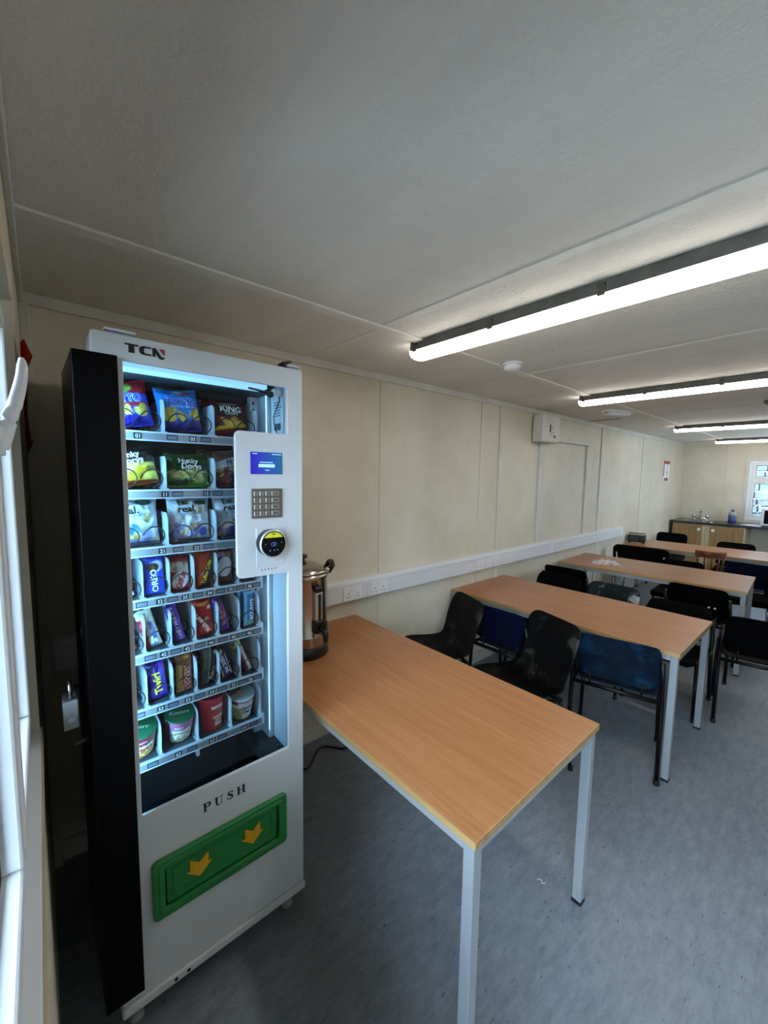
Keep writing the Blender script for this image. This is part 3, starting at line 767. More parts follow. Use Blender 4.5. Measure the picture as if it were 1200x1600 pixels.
# wide padded seat
def make_wide(wd, label, group, x, y, rz):
    r = empty('padded_chair', (x, y, 0), radians(rz), label, 'chair', group)
    b = MB(); Mt = Matrix.Translation((0, 0.23, 0.62)) @ Matrix.Rotation(radians(-10), 4, 'X')
    b.poly(rrect(-wd, wd, -0.16, 0.17, 0.06, 6), 0.045, Mt @ Matrix.Rotation(radians(90), 4, 'X')); b.build('backrest', M['pad'], r, bevel=0.012, seg=3)
    b = MB(); b.poly(rrect(-wd, wd, -0.24, 0.22, 0.05, 5), 0.06, Matrix.Translation((0, 0, 0.40))); b.build('seat', M['pad'], r, bevel=0.014, seg=3)
    for sx in (-1, 1):
        for y0, y1 in ((-0.22, -0.20), (0.24, 0.20)):
            leg([(sx * (wd - 0.01), y0, 0), (sx * (wd - 0.03), y1, 0.41)], 0.012, r, M['chrome'])
        MB().tube([(sx * (wd - 0.03), 0.20, 0.41), (sx * (wd - 0.05), 0.215, 0.55), (sx * (wd - 0.05), 0.25, 0.70)], 0.010, 8).build('back_support', M['chrome'], r)
    return r
make_wide(0.31, 'wide black padded double seat facing the fourth table, chrome legs', GC, 0.38, 6.02, 184)
make_wide(0.20, 'low black padded chair tucked under the far side of the third table', GC, 0.90, 5.36, 2).scale = (1, 1, 0.92)
WB = make_wide(0.205, 'black padded chair pushed against the fourth table from the kitchen side, left one', GC, 0.27, 7.50, 2)
make_wide(0.205, 'black padded chair on the kitchen side of the fourth table, right one', GC, 1.13, 7.05, 4)
make_wide(0.19, 'black padded chair with chrome legs at the end of the third table', GC, 1.47, 5.52, -72)
o = recolour(copy_tree(P0), M['navy'], M['blue'])
place(o, 1.43, 6.01, 184, 'dark navy plastic chair facing the fourth table beside the wooden chair', GC)

# captain's style wooden chair
r = empty('wooden_chair', (1.02, 6.0, 0), radians(205), 'low-backed varnished brown wooden chair facing the fourth table', 'chair', GC)
b = MB(); b.poly(rrect(-0.165, 0.165, -0.20, 0.19, 0.05, 5), 0.035, Matrix.Translation((0, 0, 0.42))); b.build('seat', M['chair_wood'], r, bevel=0.01)
b = MB()
arc = [(0.165 * sin(a), 0.05 + 0.18 * cos(a), 0.80) for a in [radians(q) for q in range(-56, 57, 8)]]
A = []
for (x, y, z) in arc:
    d = Vector((x, y - 0.05, 0)).normalized()
    A.append([b.v(Vector((x, y, z)) + d * q + Vector((0, 0, w))) for q, w in ((-0.012, -0.035), (0.012, -0.035), (0.016, 0.03), (0.006, 0.042), (-0.008, 0.038))])
for p, q in zip(A, A[1:]):
    for k in range(5): b.f([p[k], p[(k + 1) % 5], q[(k + 1) % 5], q[k]], True)
b.f(A[0]); b.f(A[-1]); b.build('top_rail', M['chair_wood'], r, bevel=0.004)
for a in (-48, -24, 0, 24, 48):
    q = radians(a); x1, y1 = 0.165 * sin(q), 0.05 + 0.18 * cos(q)
    MB().tube([(x1 * 0.82, y1 * 0.82, 0.452), (x1 * 0.9, y1 * 0.9, 0.58), (x1 * 0.97, y1 * 0.98, 0.70), (x1, y1, 0.77)], [0.009, 0.014, 0.010, 0.009], 8).build('spindle', M['chair_wood'], r)
for sx in (-1, 1):
    for sy in (-1, 1):
        MB().tube([(sx * 0.165, sy * 0.18, 0), (sx * 0.15, sy * 0.165, 0.2), (sx * 0.13, sy * 0.14, 0.43)], [0.012, 0.018, 0.014], 8).build('leg', M['chair_wood'], r)
b = MB()
for sx in (-1, 1): b.tube([(sx * 0.152, -0.166, 0.18), (sx * 0.152, 0.166, 0.18)], 0.009, 8)
b.tube([(-0.152, 0, 0.18), (0.152, 0, 0.18)], 0.009, 8); b.build('stretcher', M['chair_wood'], r)

# ================================================================== THINGS ON TABLES
def urn(x, y):
    r = empty('hot_water_urn', (x, y, 0.735), 0, 'stainless steel hot water urn at the wall end of the nearest table', 'urn')
    R = 0.125
    MB().lathe([(R + 0.006, 0), (R + 0.008, 0.004), (R + 0.004, 0.05), (R - 0.002, 0.058)], 40).build('base', M['bplastic'], r)
    MB().lathe([(R - 0.002, 0.056), (R, 0.06), (R, 0.105), (R + 0.0015, 0.108), (R, 0.111), (R, 0.395), (R + 0.004, 0.40), (R + 0.006, 0.41), (R + 0.004, 0.42), (R - 0.004, 0.424)], 48).build('steel_body', M['steel'], r)
    lid = MB().lathe([(R + 0.002, 0.424), (R + 0.004, 0.432), (R - 0.01, 0.444), (R - 0.05, 0.462), (0.03, 0.474), (0.001, 0.476)], 40).build('lid', M['steel'], r)
    MB().lathe([(0.014, 0.474), (0.012, 0.486), (0.026, 0.496), (0.024, 0.508), (0.004, 0.512)], 20).build('lid_knob', M['bplastic'], lid)
    for a in (66, 246):
        q = radians(a); d = Vector((cos(q), sin(q), 0)); w = Vector((-sin(q), cos(q), 0))
        hb = MB(); p = d * (R + 0.012)
        hb.tube([tuple(d * R - w * 0.05 + Vector((0, 0, 0.425))), tuple(p + d * 0.01 - w * 0.05 + Vector((0, 0, 0.458))), tuple(p + d * 0.012 + Vector((0, 0, 0.466))), tuple(p + d * 0.01 + w * 0.05 + Vector((0, 0, 0.458))), tuple(d * R + w * 0.05 + Vector((0, 0, 0.425)))], 0.013, 10)
        hb.build('side_handle', M['bplastic'], r)
        MB().lathe([(0.014, 0), (0.014, 0.022), (0.006, 0.03)], 12, tuple(d * (R - 0.008) - w * 0.055 + Vector((0, 0, 0.42)))).build('lid_clip', M['chrome'], r)
    q = radians(4); d = Vector((cos(q), sin(q), 0)); w = Vector((-sin(q), cos(q), 0))
    Mg = Matrix(((w.x, 0, d.x, d.x * R), (w.y, 0, d.y, d.y * R), (0, 1, 0, 0), (0, 0, 0, 1)))
    b = MB(); b.rbox(-0.024, 0.024, 0.20, 0.345, -0.004, 0.022, 0.008, 3, Mg); b.build('gauge_housing', M['chrome'], r)
    b = MB(); b.rbox(-0.007, 0.007, 0.205, 0.335, 0.018, 0.026, 0.004, 2, Mg); b.build('sight_glass', M['bplastic'], r)
    b = MB(); b.rbox(-0.026, 0.026, 0.34, 0.372, -0.004, 0.024, 0.012, 3, Mg); b.build('gauge_cap', M['bplastic'], r)
    b = MB(); b.rbox(-0.028, 0.028, 0.135, 0.205, -0.004, 0.03, 0.014, 3, Mg)
    b.tube([tuple(Mg @ Vector((0, 0.165, 0.02))), tuple(Mg @ Vector((0, 0.165, 0.055))), tuple(Mg @ Vector((0, 0.15, 0.07))), tuple(Mg @ Vector((0, 0.11, 0.072)))], [0.014, 0.016, 0.016, 0.011], 12)
    b.rbox(-0.01, 0.01, 0.168, 0.215, 0.055, 0.075, 0.006, 2, Mg); b.build('tap', M['bplastic'], r)
    return r
urn(0.272, 1.03)
b = MB(); b.tube([(0.05, 0.845, 0.90), (0.07, 0.845, 0.86), (0.06, 0.83, 0.6), (0.16, 0.86, 0.30), (0.22, 1.06, 0.03), (0.10, 1.25, 0.007), (0.20, 1.36, 0.007), (0.17, 1.50, 0.007)], 0.006, 8, smooth=8)
o = b.build('power_cable', M['bplastic']); tag(o, 'black power cable looping down to the floor under the nearest table', 'cable')

random.seed(11)
b = MB(); G = []
for i in range(15):
    row = []
    for k in range(12):
        x = (i / 14 - 0.5) * 0.26; y = (k / 11 - 0.5) * 0.16; e = (1 - (2 * i / 14 - 1) ** 4) * (1 - (2 * k / 11 - 1) ** 4)
        row.append(b.v((x + random.uniform(-.01, .01), y + random.uniform(-.01, .01), 0.003 + e * random.uniform(0.0, 0.055))))
    G.append(row)
for A, B in zip(G, G[1:]):
    for k in range(11): b.f([A[k], A[k + 1], B[k + 1], B[k]])
o = b.build('clear_wrapping', M['clear'], loc=(0.43, 4.62, 0.735), rz=0.5); tag(o, 'crumpled clear plastic wrapping on the third table', 'wrapper')
b = MB(); b.rbox(-0.07, 0.07, -0.006, 0.006, 0, 0.004, 0.0015); o = b.build('wooden_stirrer', M['stile'], loc=(0.145, 4.74, 0.735), rz=-0.9)
tag(o, 'pale wooden stirrer lying on the wall end of the third table', 'stirrer')
r = empty('radio', (0.13, 6.52, 0.735), radians(10), 'small black radio at the wall end of the fourth table', 'radio')
MB().rbox(-0.11, 0.11, -0.05, 0.05, 0.012, 0.115, 0.012, 3).build('case', M['bplastic'], r)
MB().tube([(-0.095, 0, 0.11), (-0.095, 0, 0.135), (0.095, 0, 0.135), (0.095, 0, 0.11)], 0.007, 8).build('handle', M['bplastic'], r)
for sx in (-1, 1):
    MB().lathe([(0.036, -0.05), (0.036, -0.056), (0.02, -0.058)], 18, (sx * 0.062, 0, 0.062), 'y').build('speaker', M['bplastic'], r)
    MB().rbox(sx * 0.085 - 0.012, sx * 0.085 + 0.012, -0.04, 0.04, 0, 0.014, 0.004).build('foot', M['foot'], r)
b = MB(); b.tube([(0, 0, 0.003), (0.012, 0.008, 0.003), (0.02, -0.004, 0.004), (0.03, 0.009, 0.003)], 0.0015, 6, smooth=4)
o = b.build('cable_tie', M['socket'], loc=(1.36, 1.50, 0)); tag(o, 'tiny curled white cable tie on the floor by the nearest table leg', 'cable tie')

# ================================================================== KITCHEN END
b = MB(); b.rbox(0.015, RX - 0.01, 8.58, RY - 0.016, 0.888, 0.926, 0.004); o = b.build('worktop', M['worktop']); tag(o, 'long black laminate worktop under the far window', 'worktop')
def cabinet(x0, x1, doors, label):
    r = empty('base_cabinet', ((x0 + x1) / 2, 8.9, 0), 0, label, 'cabinet', 'kitchen base cabinets')
    a, c = x0 - (x0 + x1) / 2, x1 - (x0 + x1) / 2
    b = MB(); b.box(a, c, -0.28, 0.26, 0.10, 0.886); b.box(a, c, -0.23, 0.26, 0, 0.10); b.build('carcass', M['stile'], r)
    MB().box(a, c, -0.235, -0.23, 0, 0.10).build('plinth', M['bplastic'], r)
    for d0, d1, kx in doors:
        dd = MB().rbox(d0 - (x0 + x1) / 2, d1 - (x0 + x1) / 2, -0.30, -0.281, 0.12, 0.872, 0.003).build('door', M['door'], r)
        MB().lathe([(0.008, -0.30), (0.008, -0.314), (0.024, -0.318), (0.024, -0.332), (0.014, -0.338)], 16, (kx - (x0 + x1) / 2, 0, 0.80), 'y').build('knob', M['socket'], dd)
    return r
cabinet(0.045, 0.515, [(0.05, 0.475, 0.435)], 'oak-effect base cabinet under the sink, door knob at its right')
cabinet(0.52, 1.03, [(0.585, 1.015, 0.625)], 'oak-effect base cabinet right of the sink unit, knob at its left')
b = MB(); b.box(0.016, 0.042, 8.585, 9.17, 0, 0.886); o = b.build('end_panel', M['worktop']); tag(o, 'black end panel closing the worktop against the long wall', 'panel')
b = MB(); b.box(2.96, 3.0, 8.6, 9.17, 0, 0.886); o = b.build('worktop_support', M['stile']); tag(o, 'pale support panel under the right end of the worktop', 'panel')
r = empty('sink', (0.36, 8.86, 0.926), 0, 'stainless inset sink in the black worktop', 'sink')
b = MB(); b.poly(rrect(-0.24, 0.24, -0.19, 0.19, 0.03, 4), 0.004, Matrix.Identity(4)); b.build('rim', M['steel'], r)
b = MB(); b.poly(rrect(-0.19, 0.10, -0.15, 0.14, 0.04, 4), 0.001, Matrix.Translation((0, 0, 0.004))); b.build('bowl', M['keyplate'], r)
r = empty('mixer_tap', (0.36, 9.03, 0.926), 0, 'chrome mixer tap with two knobs behind the sink', 'tap')
MB().tube([(-0.09, 0, 0.035), (0.09, 0, 0.035)], 0.016, 12).lathe([(0.022, 0), (0.02, 0.03)], 14, (-0.085, 0, 0)).lathe([(0.022, 0), (0.02, 0.03)], 14, (0.085, 0, 0)).build('bridge', M['chrome'], r)
MB().tube([(0, 0, 0.03), (0, 0, 0.10), (0, -0.015, 0.165), (0.0, -0.06, 0.195), (0, -0.11, 0.175), (0, -0.12, 0.145)], 0.013, 12).build('spout', M['chrome'], r)
for sx in (-1, 1): MB().lathe([(0.014, 0.03), (0.016, 0.055), (0.032, 0.06), (0.034, 0.085), (0.02, 0.098)], 14, (sx * 0.095, 0, 0)).build('tap_knob', M['chrome'], r)
r = empty('washing_up_bottle', (0.80, 9.0, 0.926), 0, 'bottle of blue washing-up liquid standing on the worktop', 'bottle')
MB().lathe([(0.05, 0), (0.055, 0.01), (0.055, 0.10)], 20).build('liquid', M['detergent'], r)
MB().lathe([(0.055, 0.10), (0.054, 0.14), (0.04, 0.175), (0.02, 0.19)], 20).build('bottle_neck', M['bottleclear'], r)
MB().lathe([(0.02, 0.19), (0.018, 0.215), (0.008, 0.225)], 14).build('cap', M['detergent'], r)
r = empty('microwave_oven', (1.44, 8.88, 0.926), 0, 'white-framed black-fronted microwave on the worktop under the window', 'microwave')
MB().rbox(-0.25, 0.25, -0.17, 0.20, 0.012, 0.285, 0.008).build('case', M['upvc'], r)
MB().box(-0.215, 0.12, -0.176, -0.17, 0.045, 0.255).build('door_window', M['gloss'], r)
MB().box(0.14, 0.235, -0.175, -0.17, 0.04, 0.255).build('control_panel', M['socket'], r)
for sx in (-1, 1): MB().box(sx * 0.2 - 0.02, sx * 0.2 + 0.02, -0.15, 0.18, 0, 0.013).build('foot', M['foot'], r)
for k, x in enumerate((1.0, 1.075)):
    o = MB().box(-0.02, 0.02, -0.10, 0.10, 0, 0.003).build('paper_slip', M['ink'], loc=(x, 8.78, 0.926), rz=-0.5)
    tag(o, ('white paper slip on the worktop, left of two', 'white paper slip on the worktop, right of two beside the window')[k], 'paper', 'paper slips on the worktop')
# ================================================================== VENDING MACHINE
VX, VY = 0.45, 0.416
VM = empty('vending_machine', (VX, VY, 0), 0, 'white snack vending machine with a green push hatch and lit glass window', 'vending machine')
def part(mb, name, m, parent=None, **k):
    o = mb.build(name, m, parent or VM, **k)
    if parent is None: o.location = (-VX, -VY, 0)
    return o
MXF = 0.837; Y0, Y1 = 0.127, 0.706
b = MB()
b.box(0.05, 0.824, Y0, 0.160, 0.128, 1.998).box(0.05, 0.824, 0.655, Y1, 0.128, 1.998).box(0.05, 0.824, 0.160, 0.655, 1.955, 1.998).box(0.05, 0.824, 0.160, 0.655, 0.128, 0.16)
part(b, 'cabinet', M['white'], bevel=0.004)
b = MB(); b.box(0.05, 0.34, 0.160, 0.655, 0.16, 1.955); b.box(0.34, 0.74, 0.160, 0.655, 1.925, 1.954); b.box(0.34, 0.62, 0.160, 0.606, 1.905, 1.924)
part(b, 'shade_lining', M['dkinner'])  # brought forward and coloured dark to put shade behind the shelves
b = MB(); b.box(0.34, 0.78, 0.1605, 0.163, 0.69, 1.925); part(b, 'side_lining', M['inner'])
# front door with its window opening
rc = [(0.475 + 0.018 * (1 - cos(q)), 1.785 - 0.018 * (1 - sin(q))) for q in [radians(90 - 15 * i) for i in range(7)]]
hole = [(0.192, 1.935), (0.192, 0.684), (0.648, 0.684), (0.650, 1.318)]
ca = [radians(15 * i) for i in range(7)]
hole += [(0.493 - 0.018 * sin(q), 1.321 + 0.018 - 0.018 * cos(q)) for q in ca]
hole += [(0.493 - 0.018 * cos(q), 1.767 + 0.018 * sin(q)) for q in ca]
hole += [(0.652, 1.785), (0.652, 1.935)]
do = plate('door', rrect(0.1255, 0.7075, 0.128, 2.0, 0.008), [hole], FX(0.831), 0.012, M['white'], VM, 0.003); do.location = (-VX, -VY, 0)
part(MB().box(0.808, 0.812, 0.168, 0.656, 0.668, 1.95), 'glass_pane', M['vglass'])
b = MB(); b.rbox(0.66, 0.846, 0.1225, 0.7105, 0.098, 0.1265, 0.005); pl = part(b, 'plinth', M['white'])
b = MB()
for y in (0.262, 0.298): b.lathe([(0.006, 0.8455), (0.005, 0.8475)], 12, (0, y, 0.112), 'x')
b.build('plinth_screw', M['hole'], pl)
for x in (0.12, 0.775):
    for y in (0.165, 0.668): part(MB().lathe([(0.022, 0.0), (0.022, 0.012), (0.009, 0.016), (0.009, 0.10)], 16, (x, y, 0)), 'levelling_foot', M['tsteel'])
for y0, y1 in ((0.155, 0.225), (0.655, 0.703)):
    hb = part(MB().rbox(0.74, 0.835, y0, y1, 2.006, 2.013, 0.003).box(0.75, 0.82, y0 + 0.008, y1 - 0.008, 1.985, 2.007), 'hinge_bracket', M['white'])
part(MB().tube([(0.80, 0.652, 2.002), (0.80, 0.655, 2.022), (0.80, 0.672, 2.026), (0.79, 0.69, 2.034)], 0.005, 8).rbox(0.78, 0.82, 0.645, 0.668, 1.998, 2.022, 0.005), 'cable_clip', M['bplastic'])
# logo
b = MB(); Ml = FX(MXF + 0.0002, 0.196, 1.9585); sc_ = 0.0222
def lg(pts): b.poly([(x * sc_, y * sc_) for x, y in pts], 0.0008, Ml)
lg([(0, 1), (1.5, 1), (1.35, .8), (1.02, .8), (1.02, 0), (.42, 0), (.42, .8), (.12, .8)])
lg([(2.75, 1), (1.9, 1), (1.6, .86), (1.5, .6), (1.5, .35), (1.6, .12), (1.9, 0), (2.75, 0), (2.75, .2), (2.15, .2), (2.0, .32), (2.0, .68), (2.15, .8), (2.75, .8)])
lg([(2.88, 1), (3.25, 1), (3.72, .3), (3.85, .14), (4.05, .1), (4.22, .12), (4.15, -.08), (3.95, -.2), (3.7, -.2), (3.5, -.05), (3.2, .45), (3.2, 0), (2.88, 0)])
b.mi = 1; lg([(3.62, 1), (4.2, 1), (4.2, .34), (4.0, .42)])
part(b, 'brand_lettering', [M['blackink'], M['redink']])
# PUSH
b = MB(); b.mi = 0; h_ = 0.028
def at(y, z=0.601): return FX(MXF + 0.0002, y, z) @ Matrix.Scale(h_, 4)
D_ = 0.0008 / h_
def bx(m_, x0, x1, y0, y1): b.poly([(x0, y0), (x1, y0), (x1, y1), (x0, y1)], D_, m_)
m_ = at(0.354); bx(m_, .14, .36, 0, 1); bx(m_, 0, .5, 0, .05); bx(m_, 0, .4, .95, 1)
b.strip([(.36, .97, .05), (.58, .96, .1), (.74, .86, .19), (.79, .72, .22), (.74, .57, .19), (.58, .48, .1), (.36, .47, .05)], m_, D_)
m_ = at(0.389); bx(m_, .14, .36, .28, 1); bx(m_, 0, .5, .95, 1); bx(m_, .78, .83, .3, 1); bx(m_, .66, .96, .95, 1)
b.strip([(.25, .30, .22), (.30, .14, .2), (.42, .04, .1), (.56, .03, .06), (.72, .1, .05), (.805, .3, .05)], m_, D_)
m_ = at(0.427)
b.strip([(.72, .72, .05), (.64, .88, .06), (.45, .96, .07), (.26, .9, .13), (.2, .75, .19), (.32, .6, .24), (.52, .46, .25), (.68, .3, .22), (.68, .16, .16), (.54, .05, .09), (.36, .03, .06), (.2, .12, .05), (.12, .28, .05)], m_, D_)
bx(m_, .70, .75, .66, .99); bx(m_, .09, .14, 0, .32)
m_ = at(0.460); bx(m_, .12, .34, 0, 1); bx(m_, .72, .94, 0, 1); bx(m_, .34, .72, .48, .54)
for a_, c_ in ((0, .46), (.6, 1.06)): bx(m_, a_, c_, 0, .05); bx(m_, a_, c_, .95, 1)
part(b, 'push_lettering', M['blackink'])
# hatch
fr = plate('hatch_frame', rrect(0.208, 0.634, 0.342, 0.527, 0.016), [rrect(0.240, 0.603, 0.371, 0.500, 0.006)], FX(0.844), 0.016, M['green'], VM, 0.005); fr.location = (-VX, -VY, 0)
ri = plate('hatch_rim', rrect(0.224, 0.618, 0.356, 0.513, 0.010), [rrect(0.240, 0.603, 0.371, 0.500, 0.006)], FX(0.852), 0.006, M['green'], fr, 0.002)
b = MB(); b.poly(rrect(0.2395, 0.6035, 0.3705, 0.5005, 0.004), 0.0014, FX(0.8366)); b.build('flap_gap', M['hole'], fr)
fl = part(MB().poly(rrect(0.245, 0.598, 0.376, 0.495, 0.008), 0.006, FX(0.8385)), 'push_flap', M['green'], bevel=0.002)
plate('flap_ridge', rrect(0.262, 0.582, 0.390, 0.484, 0.012), [rrect(0.268, 0.576, 0.396, 0.478, 0.009)], FX(0.8455), 0.003, M['green'], fl, 0.001)
for cy in (0.337, 0.508):
    s_ = 0.068; pts = [(-.40, .52), (0, .22), (.40, .52), (.40, .02), (.55, .02), (0, -.45), (-.55, .02), (-.40, .02)]
    b = MB(); b.poly([(x * s_, y * s_) for x, y in pts], 0.004, FX(0.8446, cy, 0.438)); b.poly([(x * s_ * 0.72, y * s_ * 0.72) for x, y in pts], 0.0015, FX(0.8486, cy, 0.438))
    b.build('arrow', M['yellow'], fl, bevel=0.0012)

# control panel: screen, keypad, reader
def screen_mat():
    m = bpy.data.materials.new('lit_blue_screen'); m.use_nodes = True
    nt = m.node_tree; N = nt.nodes; L = nt.links; p = N['Principled BSDF']
    tc = N.new('ShaderNodeTexCoord'); sp = N.new('ShaderNodeSeparateXYZ'); L.new(tc.outputs['Generated'], sp.inputs[0])
    r = N.new('ShaderNodeValToRGB'); r.color_ramp.elements[0].position = 0.1; r.color_ramp.elements[0].color = hx('1a12a8'); r.color_ramp.elements[1].position = 0.95; r.color_ramp.elements[1].color = hx('0d568c')
    L.new(sp.outputs['Y'], r.inputs['Fac']); L.new(r.outputs['Color'], p.inputs['Emission Color']); p.inputs['Emission Strength'].default_value = 0.75
    p.inputs['Base Color'].default_value = (0.01, 0.01, 0.02, 1); p.inputs['Roughness'].default_value = 0.15
    return m
scn = part(MB().box(0.8368, 0.8385, 0.523, 0.631, 1.652, 1.722), 'display_screen', screen_mat())
sl = emit('lit_screen_bar', '7fb4ea', 0.75)
b = MB(); b.box(0.8385, 0.839, 0.549, 0.604, 1.674, 1.6845)
for y0_, y1_, zz in ((0.553, 0.598, 1.690), (0.571, 0.585, 1.665), (0.529, 0.545, 1.7165), (0.595, 0.627, 1.716)): b.box(0.8385, 0.8388, y0_, y1_, zz - 0.0012, zz + 0.0012)
b.build('screen_text', sl, scn)
kp = part(MB().rbox(0.8368, 0.8415, 0.524, 0.629, 1.511, 1.606, 0.0015), 'keypad', M['keyplate'])
rows_ = (('1', '2', '3', 'ESC'), ('4', '5', '6', 'CLR'), ('7', '8', '9', '.'), ('*', '0', '#', 'OK'))
for i, rw in enumerate(rows_):
    for j, s_ in enumerate(rw):
        cy = (0.538, 0.557, 0.577, 0.604)[j]; w_ = (0.0075, 0.0075, 0.0075, 0.0135)[j]; cz = 1.590 - i * 0.0212
        b = MB(); b.rbox(0.8405, 0.844, cy - w_, cy + w_, cz - 0.0075, cz + 0.0075, 0.001, 1); b.mi = 1
        if j < 3: b.text(s_, 0.0075, FX(0.8442, cy, cz), 0.02)
        else: b.box(0.844, 0.8443, cy - 0.008, cy + 0.008, cz - 0.0015, cz + 0.0015)
        b.build('key', [M['key'], (M['redink'] if (i, j) == (0, 3) else M['tagn'])], kp)
rd = part(MB().rbox(0.8365, 0.839, 0.538, 0.636, 1.352, 1.478, 0.001), 'reader_plate', M['white'])
cb = MB().lathe([(0.043, 0.838), (0.044, 0.842), (0.044, 0.866), (0.0435, 0.869)], 40, (0, 0.580, 1.430), 'x').build('card_reader', M['bplastic'], VM); cb.location = (-VX, -VY, 0)
MB().lathe([(0.0435, 0.867), (0.0452, 0.869), (0.0452, 0.873), (0.0425, 0.8755), (0.041, 0.8755)], 40, (0, 0.580, 1.430), 'x').build('silver_ring', M['silver'], cb)
MB().lathe([(0.0412, 0.8745), (0.0412, 0.876)], 40, (0, 0.580, 1.430), 'x').build('reader_face', M['gloss'], cb)
b = MB(); cap = [(0.0375 * cos(radians(q)), 0.0375 * sin(radians(q))) for q in range(32, 149, 6)]
b.poly(cap, 0.0006, FX(0.8761, 0.580, 1.430)); b.build('lime_band', M['lime'], cb)
b = MB(); b.rbox(0.8767, 0.877, 0.575, 0.585, 1.460, 1.4635, 0.0001, 1)
for q in range(4): b.box(0.8761, 0.8764, 0.556 + q * 0.012, 0.561 + q * 0.012, 1.4475, 1.449)
b.build('status_marks', M['tagn'], cb)
b = MB(); rg = [(0.009 * cos(q), 0.006 * sin(q), 0.0012) for q in [2 * pi * i / 20 for i in range(21)]]; b.strip(rg, FX(0.8761, 0.580, 1.429), 0.0005)
for q in (0.003, 0.0055): b.strip([(q * cos(w) - 0.003, q * sin(w), 0.0009) for w in [radians(-50 + 20 * i) for i in range(6)]], FX(0.8761, 0.580, 1.429), 0.0005)
for y_, z_ in ((0.593, 1.4095), (0.582, 1.409), (0.568, 1.409), (0.607, 1.433), (0.552, 1.43)): b.lathe([(0.002, 0.8761), (0.002, 0.8765)], 10, (0, y_, z_), 'x')
b.build('contactless_symbol', mat('dim_blue_print', '5f78c8', 0.4), cb)
b = MB()
for i in range(5): b.lathe([(0.0021, 0.8368), (0.0021, 0.8376)], 10, (0, 0.556 + i * 0.0118, 1.340), 'x')
part(b, 'speaker_holes', M['hole'])

# interior: side column, LED lamps, bin, sticker, sensor
b = MB(); b.box(0.60, 0.645, 0.606, 0.654, 0.655, 1.95).rbox(0.645, 0.71, 0.636, 0.654, 0.655, 1.93, 0.004)
part(b, 'shelf_column', M['inner'])
b = MB()
for i in range(52):
    z_ = 0.70 + i * 0.0235; b.box(0.6448, 0.6456, 0.614, 0.621, z_, z_ + 0.009)
part(b, 'column_slots', M['hole'])
part(MB().rbox(0.776, 0.786, 0.1645, 0.176, 0.70, 1.90, 0.002), 'led_column', M['led2'])
part(MB().rbox(0.708, 0.712, 0.635, 0.638, 0.69, 1.925, 0.001), 'led_edge', M['led3'])
part(MB().rbox(0.735, 0.80, 0.168, 0.60, 1.928, 1.952, 0.003), 'led_strip', M['led'])
b = MB(); b.box(0.58, 0.80, 0.163, 0.655, 0.42, 0.43).box(0.58, 0.59, 0.163, 0.655, 0.43, 0.74).box(0.59, 0.80, 0.163, 0.168, 0.43, 0.69).box(0.59, 0.80, 0.65, 0.655, 0.43, 0.66)
b.box(0.62, 0.80, 0.565, 0.654, 0.645, 0.658).box(0.60, 0.61, 0.17, 0.53, 0.5, 0.72).box(0.59, 0.64, 0.537, 0.55, 0.43, 0.735)
part(b, 'drop_bin', M['bin'])
b = MB()
for x_, y_ in ((0.72, 0.60), (0.78, 0.625), (0.74, 0.59), (0.70, 0.585), (0.77, 0.64)): b.lathe([(0.003, 0.658), (0.002, 0.6605)], 8, (x_, y_, 0))
b.box(0.61, 0.612, 0.395, 0.402, 0.655, 0.66); part(b, 'bin_screws', M['chrome'])
part(MB().rbox(0.69, 0.705, 0.378, 0.388, 0.700, 0.745, 0.002), 'shelf_bracket', M['inner'])
b = MB(); b.box(0.725, 0.806, 0.6525, 0.6545, 1.79, 1.905); b.mi = 1
random.seed(2)
for i in range(6):
    x_ = 0.738
    while x_ < 0.785: w_ = random.uniform(0.003, 0.010); b.box(x_, x_ + w_, 0.6518, 0.6524, 1.895 - i * 0.009, 1.8985 - i * 0.009); x_ += w_ + 0.003
x_ = 0.74
while x_ < 0.787: w_ = random.choice((0.0012, 0.002, 0.0032)); b.box(x_, x_ + w_, 0.6518, 0.6524, 1.802, 1.826); x_ += w_ + random.choice((0.0012, 0.002))
part(b, 'barcode_label', [M['inner'], M['tagn']])
part(MB().rbox(0.776, 0.803, 0.620, 0.651, 1.912, 1.936, 0.008, 3), 'window_sensor', M['upvc'])
part(MB().tube([(0.79, 0.54, 1.926), (0.79, 0.60, 1.920), (0.79, 0.612, 1.914)], 0.004, 8).rbox(0.78, 0.80, 0.606, 0.624, 1.905, 1.925, 0.006).tube([(0.79, 0.645, 1.914), (0.792, 0.646, 1.90), (0.79, 0.638, 1.875), (0.785, 0.628, 1.845), (0.785, 0.630, 1.82), (0.79, 0.638, 1.785)], 0.0018, 6), 'sensor_cable', M['bplastic'])

